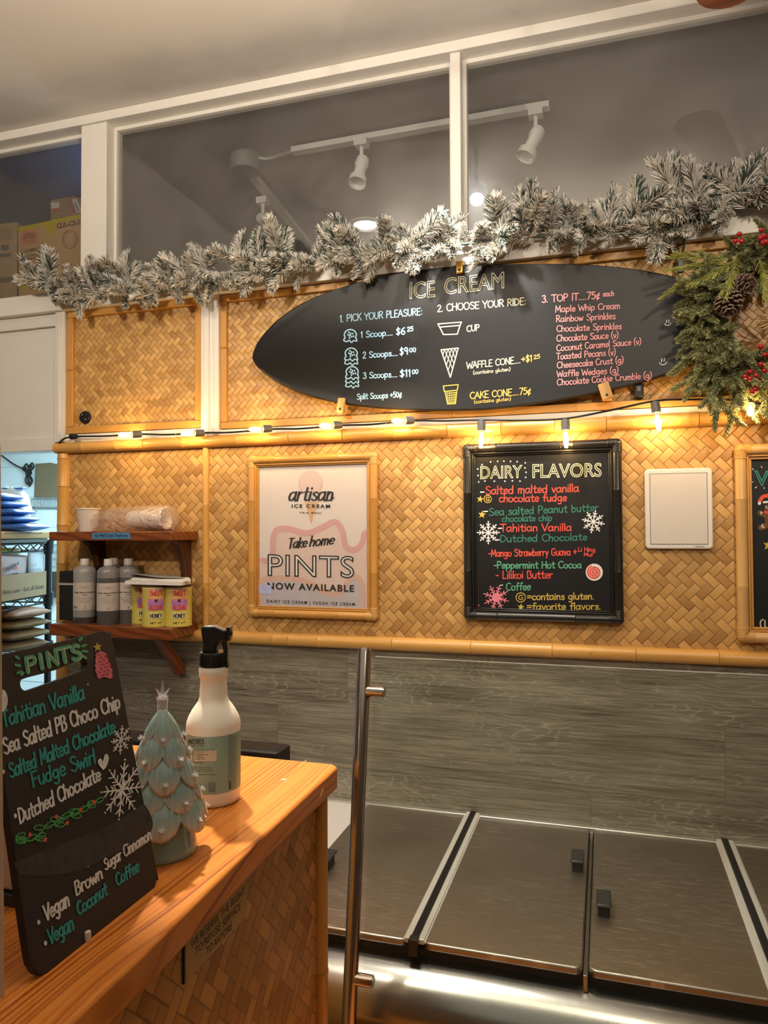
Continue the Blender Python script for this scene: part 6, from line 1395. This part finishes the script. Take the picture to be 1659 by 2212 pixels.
# on the rack's top shelf
zq = zs1+.010; tc_ = np.array((RP[0], RP[1], 0))+e_n*.24+e_l*.10
rzR = math.atan2(e_n[1], e_n[0])+PI/2
tag(build('tray', MB().box((tc_[0]+.015, tc_[1], zq+.008), (.20, .42, .015), rzR), plain('dark_tray', (.06, .055, .045), .5), None, 35, .003, base=(tc_[0], tc_[1], zq)), 'dark flat tray on the top of the wire rack under the cardboard flat', 'tray')
fl = thing('cardboard_flat', 'shallow brown cardboard flat with black print on top of the wire rack', 'carton', (tc_[0], tc_[1], zq+.016)); build('carton', MB().box((tc_[0]+.02, tc_[1]+.01, zq+.016+.0125), (.205, .44, .025), rzR), CARD, fl, 35, .004)
Rz_ = rotm('Z', rzR); ff = np.array((tc_[0]+.02, tc_[1]+.01, zq+.0285))+Rz_@np.array((.1026, 0, 0)); fn = Rz_@np.array((1.0, 0, 0))
K = Ink(lambda x, y: atP(x, y, ff, fn), fn, .0003); K.sans('lettering', INKK, 'SUGAR IN THE RAW NATURAL CANE SUGAR', (10, 1154), (92, 1153), 4.2); K.commit(fl)
zq2 = zq+.042
ws = pillow('flour_sack', 'white sack with a blue edge standing behind the blue pouches', 'sack', 20, 1140, .30, .16, .07, .17, WSACK, .1, None, zq2, 4)
tp = ws.location; build('blue_trim', MB().box((tp[0]-.0, tp[1], tp[2]+.168), (.135, .03, .006), .1), BLUEB, ws, 35, .002)
for k, (px, py, w, rz, lab) in enumerate(((36, 1143, .19, .1, 'lowest blue pouch, on the cardboard flat'), (22, 1132, .165, -.1, 'second blue pouch from the bottom'), (8, 1118, .18, .15, 'blue pouch in the middle of the stack'), (2, 1104, .15, -.05, 'second blue pouch from the top'), (-6, 1090, .14, .1, 'topmost blue pouch of the stack'))):
    pillow('blue_pouch', lab+' on the wire rack', 'pouch', px, py, .10, w, .13, .030, BLUEB, rz, 'blue pouches on the wire rack', zq2+k*.0268)
# middle shelf of the rack
zm = zs2+.010; cc_ = np.array((RP[0], RP[1], 0))+e_n*.24+e_l*.12
bxw = thing('brown_carton', 'open brown carton with faded print on the middle shelf of the wire rack', 'carton', (cc_[0], cc_[1], zm)); m2 = MB(); Hc = .088
for (dx, dy, sx, sy) in ((.098, 0, .004, .44), (-.098, 0, .004, .44), (0, .218, .20, .004), (0, -.218, .20, .004)): m2.box(np.array((cc_[0]+.028, cc_[1], zm+Hc/2))+Rz_@np.array((dx, dy, 0)), (sx, sy, Hc), rzR)
m2.box((cc_[0]+.028, cc_[1], zm+.003), (.19, .43, .005), rzR); build('carton', m2, CARD2, bxw, 35, .001)
ff2 = np.array((cc_[0]+.028, cc_[1], zm))+Rz_@np.array((.1003, 0, 0)); K = Ink(lambda x, y: atP(x, y, ff2, fn), fn, .0003); K.hand('lettering', plain('faded_print', (.13, .075, .035), .7), 'Aloha nana - Eat all diana', (6, 1284), (94, 1270), 8, 1.6, jit=.1); K.commit(bxw)
PURP = plain('purple_pouch', (.34, .22, .32), .3, 0, .15, 30); PNKB = plain('brown_pink_pouch', (.33, .20, .19), .35, 0, .12, 30); WPO = plain('silver_pouch', (.45, .45, .47), .3, 0, .06); YEL = plain('yellow_pouch', (.55, .46, .06), .35, 0, .1)
fe = -e_n; pface = ff2-fn*.0
def upright(name, label, px, off, w, h, m, lean):
    # pouch standing in the carton, its face turned like the carton's side
    pc_ = atP(px, 1250, ff2-fn*off, fn); c = np.array((pc_[0], pc_[1], zm+.008)); mb = MB(); nu, nv = 10, 12; vs = []; R = np.array((fe, -fn, (0, 0, 1.0))).T@rotm('Y', lean)
    for sd in (-1, 1):
        for j in range(nv+1):
            for i in range(nu+1):
                u_, v_ = i/nu*2-1, j/nv; t = max(0, (1-abs(u_)**3))*max(0, 1-v_**2.2); vs.append(c+R@np.array((u_*w/2, sd*(.0012+.012*t**.6), v_*h)))
    N = (nu+1)*(nv+1); fs = []
    for j in range(nv):
        for i in range(nu): a_ = j*(nu+1)+i; fs.append((a_, a_+1, a_+nu+2, a_+nu+1)); fs.append((N+a_, N+a_+nu+1, N+a_+nu+2, N+a_+1))
    for j in range(nv):
        for e_ in (0, nu): a_ = j*(nu+1)+e_; b_ = a_+nu+1; fs.append((a_, b_, N+b_, N+a_) if e_ == 0 else (a_, N+a_, N+b_, b_))
    for i in range(nu): fs.append((i, N+i, N+i+1, i+1)); t_ = nv*(nu+1)+i; fs.append((t_, t_+1, N+t_+1, N+t_))
    o = build(name, mb.add(vs, fs), m, None, True, base=tuple(c)); return tag(o, label, 'pouch')
po = upright('coffee_pouch', 'brown pouch with black script in the carton on the wire rack', 22, .020, .19, .150, PNKB, .08); po2 = upright('purple_pouch', 'purple pouch between the brown and the silver pouch on the wire rack', 52, .048, .12, .140, PURP, -.1); po3 = upright('silver_pouch', 'silver white pouch with grey print beside the rack post', 79, .020, .115, .165, WPO, -.02); po4 = upright('yellow_pouch', 'yellow pouch behind the brown pouch on the wire rack', 8, .078, .2, .172, YEL, .05)
pp_ = ff2-fn*.0045
K = Ink(lambda x, y: atP(x, y, pp_, fn), fn, 0); K.hand('label_lettering', INKK, 'Farms', (10, 1238), (40, 1219), 8, 1.6, shear=.3); K.stroke('label_lettering', INKK, [(4, 1247), (38, 1239)], 3.4); K.disc('label_lettering', CH_R, (35, 1227), 3); K.commit(po)
K = Ink(lambda x, y: atP(x, y, pp_, fn), fn, 0); K.sans('label_lettering', INKG, 'TUF', (69, 1224), (80, 1223), 4.5); K.sans('label_lettering', INKG, 'vanilla', (67, 1233), (89, 1232), 5); K.stroke('label_lettering', INKG, [(68, 1238), (88, 1237)], .7); K.commit(po3)
# tan bags on the lowest visible shelf
for k, (px, lab) in enumerate(((50, 'lowest tan bag of the pile'), (54, 'second tan bag from the bottom'), (52, 'third tan bag from the bottom of the pile'), (54, 'topmost tan bag with a red edge'))):
    zb = zs3+.010+k*.0368
    pillow('tan_bag', lab+' on the wire rack', 'bag', px-36, 1400-k*24, .12, .235, .20, .043, TANB2 if k == 3 else TANB, -.15+.05*k, 'tan bags on the wire rack', zb)
# on the far storage wall
YB = 1.688
c = atY(101, 1038, YB); x_0, x_1 = float(atY(74, 1040, YB)[0]), float(atY(140, 1040, YB)[0])
hd_ = thing('wall_document', 'brown document board hanging on the pale blue storage wall', 'document', ((x_0+x_1)/2, YB, float(atY(100, 1074, YB)[2]))); build('sheet', MB().prism([(x_0+.01, YB, float(atY(75, 1002, YB)[2])), (x_0+.12, YB, float(atY(95, 1000, YB)[2])), (x_0+.16, YB, float(atY(104, 1003, YB)[2])), (x_1, YB, float(atY(126, 997, YB)[2])), (x_1, YB, float(atY(126, 1074, YB)[2])), (x_0, YB, float(atY(75, 1074, YB)[2]))], (0, .012, 0)), plain('olive_card', (.17, .135, .075), .4, 0, .12, 12), hd_, 35)
K = Ink(lambda x, y: atY(x, y, YB), NW, .001); LN = plain('pale_print', (.24, .20, .13), .5)
for k in range(9): K.stroke('printing', LN, [(80, 1012+k*5), (80+18+(k*7 % 14), 1012+k*5-.5)], .9)
K.commit(hd_)
WIREG = plain('grey_wire', (.22, .25, .26), .4, .5)
def wline(mb, a, b, r_=.003): mb.tube([atY(a[0], a[1], YB), atY(b[0], b[1], YB)], r_, 5)
m2 = MB(); wline(m2, (68, 1078), (140, 1078), .004); wline(m2, (68, 1097), (140, 1097), .005)
for k in range(17): wline(m2, (69+k*4, 1078), (69+k*4, 1097))
c = atY(100, 1097, YB); tag(build('wire_basket', m2, WIREG, None, 45, base=tuple(c)), 'small wire basket strip on the storage wall under the brown document', 'wire rack')
m2 = MB(); cr_ = atY(73, 1102, YB-.01); m2.tube([cr_+.022*np.array((math.cos(t), 0, math.sin(t))) for t in np.linspace(0, 2*PI, 21)], .0018, 5, False); m2.tube([cr_+np.array((0, 0, -.022)), cr_+np.array((0, 0, -.075)), cr_+np.array((.012, 0, -.085))], .0018, 5); tag(build('ring_hook', m2, WIREG, None, 45, base=tuple(cr_)), 'thin wire ring with a hook hanging below the basket strip', 'hook')
m2 = MB(); ck = atY(61, 1022, YB-.01)
m2.tube(smooth_pts([atY(-20, 968, YB-.01), atY(5, 985, YB-.01), atY(30, 1003, YB-.01), atY(52, 1014, YB-.01), ck], 5), .005, 6)
for (dx, dy) in ((-8, -14), (-4, -20), (8, -22), (4, -18), (-2, 24), (3, 28), (5, 24)):
    m2.tube(smooth_pts([ck, atY(61+dx-4, 1022+dy*.6, YB-.012), atY(61+dx, 1022+dy, YB-.012), atY(61+dx+4, 1022+dy*.6, YB-.012), ck], 5), .005, 6)
m2.tube([atY(58, 1022, YB-.016), atY(66, 1021, YB-.016)], .014, 8); tag(build('cord_loop', m2, BLACKM, None, 45, base=tuple(ck)), 'bundled black cord hanging on the pale blue storage wall', 'cord')
m2 = MB()
for k in range(5): m2.tube([atY(113+k*4, 1175, 1.69), atY(113+k*4, 1290, 1.69)], .0025, 5)
for k in range(8): m2.tube([atY(112, 1176+k*16, 1.69), atY(134, 1176+k*16, 1.69)], .0025, 5)
tag(build('wire_grid', m2, WIREG, None, 45, base=tuple(atY(120, 1290, 1.69))), 'grey wire grid between the rack post and the bamboo corner', 'wire grid')
m2 = MB(); p_ = atY(115, 1262, 1.66); m2.box(p_, (.048, .07, .155)); cb = build('clipboard', m2, PAPER, None, 35, .002, base=tuple(p_)); tag(cb, 'pale clipboard with a black edge hanging beside the rack post', 'clipboard'); build('edge', MB().box(p_+np.array((.026, 0, .0)), (.008, .072, .158)), BLACKM, cb)

# ------------------------------------------------------------------ cardboard boxes in the loft
def carton(name, label, tl, tr_, bl, Y, dep, m):
    P0, P1, P2 = atY(*tl, Y), atY(*tr_, Y), atY(*bl, Y); up = np.array((0, 0, 1.0)); zb = LOZ
    q4 = [np.array((P2[0], Y, zb)), np.array((P1[0]+(P2[0]-P0[0]), Y, zb)), P1, P0]
    r = thing(name, label, 'cardboard box', (q4[0]+q4[1])/2+np.array((0, dep/2, 0))); build('carton', MB().prism(q4, (0, dep, 0)), m, r, 35, .003); return r
TAPE = clear('yellow_packing_tape', (.93, .86, .10), .25, 1.4, 1, .55, (.56, .46, .015))
YB1 = .12; b1 = carton('cardboard_box', 'cardboard box with yellow tape and a salmon logo behind the left glass pane', (38, 491), (190, 459), (43, 622), YB1, .26, CARD)
K = Ink(lambda x, y: atY(x, y, YB1), NW, .001); q = lambda x, y: (x/6.38, 360+y/6.38)
SALB = plain('salmon_print', (.44, .16, .085), .7); BRI = plain('brown_ink', (.085, .05, .025), .7)
K.fill('tape', TAPE, [q(243, 840), q(620, 760), q(1000, 680), q(1200, 640), q(1200, 690), q(1000, 725), q(620, 812), q(248, 905)]); K.fill('tape', TAPE, [q(620, 765), q(750, 735), q(755, 905), q(640, 925)]); K.fill('tape', TAPE, [q(262, 1480), q(320, 1470), q(330, 1570), q(540, 1560), q(540, 1640), q(275, 1690)]); K.fill('tape', TAPE, [q(640, 1430), q(840, 1390), q(840, 1460), q(660, 1490)]); K.layer = 1
K.fill('logo', SALB, [q(283, 905), q(512, 868), q(525, 1050), q(288, 1095)]); K.layer = 2
K.sans('lettering', BRI, 'WORLD', q(325, 968), q(482, 938), 5.6, bold=.02); K.sans('lettering', BRI, 'CENTRIC', q(300, 1018), q(500, 980), 5.6, bold=.02); K.stroke('lettering', BRI, [q(325, 1032), q(485, 1010)], .7)
K.sans('lettering', BRI, 'CUL-CS-12', q(785, 855), q(1140, 790), 10.5, bold=.03); K.ring('lettering', BRI, q(325, 1170), 4.8, .8); K.sans('lettering', BRI, 'COMPOSTABLE', q(362, 1182), q(665, 1128), 6, bold=.02)
for t, x0_, x1_, y0_, y1_ in (('INGEO PLA LID', 305, 540, 1260, 1215), ('FOR 10-20 OZ HOT CUPS', 305, 672, 1305, 1235), ('20/50 CT', 310, 445, 1375, 1350), ('GW WT 9.6 LBS', 312, 528, 1418, 1380)): K.sans('lettering', BRI, t, q(x0_, y0_), q(x1_, y1_), 4.4, bold=.02)
K.ring('lettering', BRI, q(966, 1005), 16.5, 1.0, 19.5); K.ring('lettering', BRI, q(960, 1003), 12, .6, 15)
K.fill('barcode', BRI, [q(315, 1455), q(500, 1432), q(503, 1485), q(320, 1510)]); K.commit(b1)
b2 = carton('cardboard_box', 'grey brown cardboard box with a dark band at the left edge behind the glass', (-80, 492), (36, 479), (-80, 640), .135, .22, CARD2)
K = Ink(lambda x, y: atY(x, y, .135), NW, .001); DK = plain('dark_band', (.13, .10, .075), .7)
K.fill('print', DK, [(-60, 606), (36, 597), (36, 607), (-60, 618)]); K.fill('print', DK, [(0, 548), (25, 546), (25, 554), (0, 556)]); K.fill('print', DK, [(3, 530), (19, 529), (19, 541), (3, 542)])
for k in range(7): K.stroke('print', DK, [(-5, 496+k*4), (27, 493+k*4)], .6)
K.commit(b2)
b3 = carton('cardboard_box', 'cardboard box with red and white stickers behind the taped box', (71, 411), (230, 434), (64, 500), .42, .2, CARD2)
K = Ink(lambda x, y: atY(x, y, .42), NW, .001); WST = plain('white_sticker', (.62, .58, .52), .6); ORS = plain('orange_sticker', (.62, .13, .05), .6); PKS = plain('pink_sticker', (.45, .12, .15), .6)
K.fill('sticker', WST, [q(532, 505), q(820, 492), q(815, 590), q(530, 595)]); K.layer = 1; K.fill('sticker', ORS, [q(528, 585), q(815, 575), q(810, 612), q(528, 618)]); K.stroke('sticker', INKK, [q(600, 555), q(715, 550)], 2.2); K.fill('sticker', PKS, [q(945, 470), q(985, 460), q(1055, 640), q(1010, 640)]); K.fill('sticker', WST, [q(990, 455), q(1055, 440), q(1140, 620), q(1060, 640)])
K.stroke('sticker', INKG, [q(1035, 500), q(1085, 610)], 3); K.sans('lettering', BRI, 'SL-PA-LG', q(478, 688), q(692, 706), 5.2, bold=.02); K.fill('logo', SALB, [q(500, 410), q(650, 425), q(648, 470), q(498, 455)]); K.commit(b3)
# ------------------------------------------------------------------ track lights in the loft
TRW = plain('white_track_metal', (.66, .63, .58), .4, 0, .03); GALV = plain('galvanised_metal', (.30, .29, .27), .4, .4, .1)
ZTk = ZC-.02
def track(name, label, pa_, pb_): 
    A_, B_ = atZ(*pa_, ZTk), atZ(*pb_, ZTk); d = B_-A_; L = np.linalg.norm(d); r = thing(name, label, 'track light', (A_+B_)/2)
    build('track', MB().box((A_+B_)/2+np.array((0, 0, .0)), (L, .034, .02), math.atan2(d[1], d[0])), TRW, r, bevel=.002); return r, A_, B_, d/L
def head(parent, top_px, tgt):
    t = atZ(*top_px, ZTk-.012); A = frame_to(tgt); 
    h = build('lamp_head', MB().box(t+np.array((0, 0, -.012)), (.045, .035, .025)).tube([t+np.array((0, 0, -.02)), t+np.array((0, 0, -.075))], .007, 10), TRW, parent)
    c = t+np.array((0, 0, -.085)); build('lamp_shade', MB().lathe([(.012, -.03), (.021, -.022), (.024, .004), (.019, .012), (.019, .055), (.029, .058), (.031, .082), (.029, .082), (.024, .066), (0, .066)], c, 24, A), TRW, h, 40)
t1, A_, B_, d_ = track('track_light', 'white track light running along behind the transom panes, with two heads', (632, 327), (1187, 228))
head(t1, (781, 302), (-.1, -.35, -1)); head(t1, (1157, 236), (-.45, -.25, -1))
t2, A2, B2, d2 = track('track_light', 'dim track light running away from the junction box, with one head', (540, 372), (690, 556))
head(t2, (568, 428), (.7, -.6, -.5))
jb = atZ(530, 345, ZC-.02); j = thing('junction_box', 'grey metal junction box on the loft ceiling joining the two tracks', 'junction box', jb); build('can', MB().lathe([(.052, -.045), (.055, -.042), (.055, .02)], jb, 24), GALV, j, 40)
build('conduit', MB().tube(smooth_pts([jb+np.array((.05, 0, 0)), (jb+A_)/2+np.array((0, .012, -.004)), A_], 6), .0075, 8).tube([jb+np.array((-.03, .02, -.01)), A2], .008, 8), GALV, j, 45)
rc = atZ(790, 484, ZC); rl = thing('recessed_light', 'lit round recessed ceiling light behind the transom glass', 'ceiling light', rc); build('trim_ring', MB().lathe([(.052, -.001), (.078, -.001), (.080, -.006), (.060, -.010), (.052, -.004)], rc, 32, caps=False), plain('white_ring', (.8, .78, .74), .4), rl, 40); build('lens', MB().lathe([(0, -.002), (.053, -.003)], rc, 32, caps=False), emis('lit_lens', (1.0, .95, .88), 5), rl, 0)
# ------------------------------------------------------------------ spot in the front room and the ceiling fan
hp = np.array(HOT); fs_ = thing('ceiling_spotlight', 'white ceiling spotlight aimed at the menu board', 'spotlight', hp); A = frame_to((.09, .5, -.63)); build('stem', MB().tube([hp+np.array((0, 0, .03)), np.array((hp[0], hp[1], ZC))], .008, 10), TRW, fs_)
build('can', MB().lathe([(.0, -.09), (.024, -.085), (.028, -.06), (.028, .0), (.026, .0), (.025, -.02)], hp, 24, A), TRW, fs_, 40); build('lens', MB().lathe([(0, -.018), (.025, -.018)], hp, 24, A, caps=False), emis('spot_lens', (1.0, .96, .9), 150), fs_, 0)
ft = atZ(1540, 21, 2.80); hub = ft+np.array((.26, -.62, 0)); fn_ = thing('ceiling_fan', 'wooden ceiling fan, one blade tip just showing at the top right', 'ceiling fan', hub)
build('motor', MB().lathe([(0, -.08), (.06, -.07), (.09, -.03), (.09, .04), (.05, .07), (.015, .075), (.015, ZC-hub[2])], hub, 28), plain('bronze_motor', (.06, .035, .02), .35, .6), fn_, 40)
dt = (ft-hub)/np.linalg.norm(ft-hub); a0 = math.atan2(dt[1], dt[0]); Lb = np.linalg.norm(ft-hub)
for k in range(5):
    a = a0+k*2*PI/5; d = np.array((math.cos(a), math.sin(a), 0)); s = np.array((-d[1], d[0], 0)); pts = [hub+d*.12+s*.04, hub+d*.12-s*.04]+[hub+d*(Lb-.055+.055*math.sin(t))-s*(.065*math.cos(t)) for t in np.linspace(0, PI, 11)]
    build('blade', MB().prism(pts, (0, 0, .008)), FANW, fn_, 35, .002)
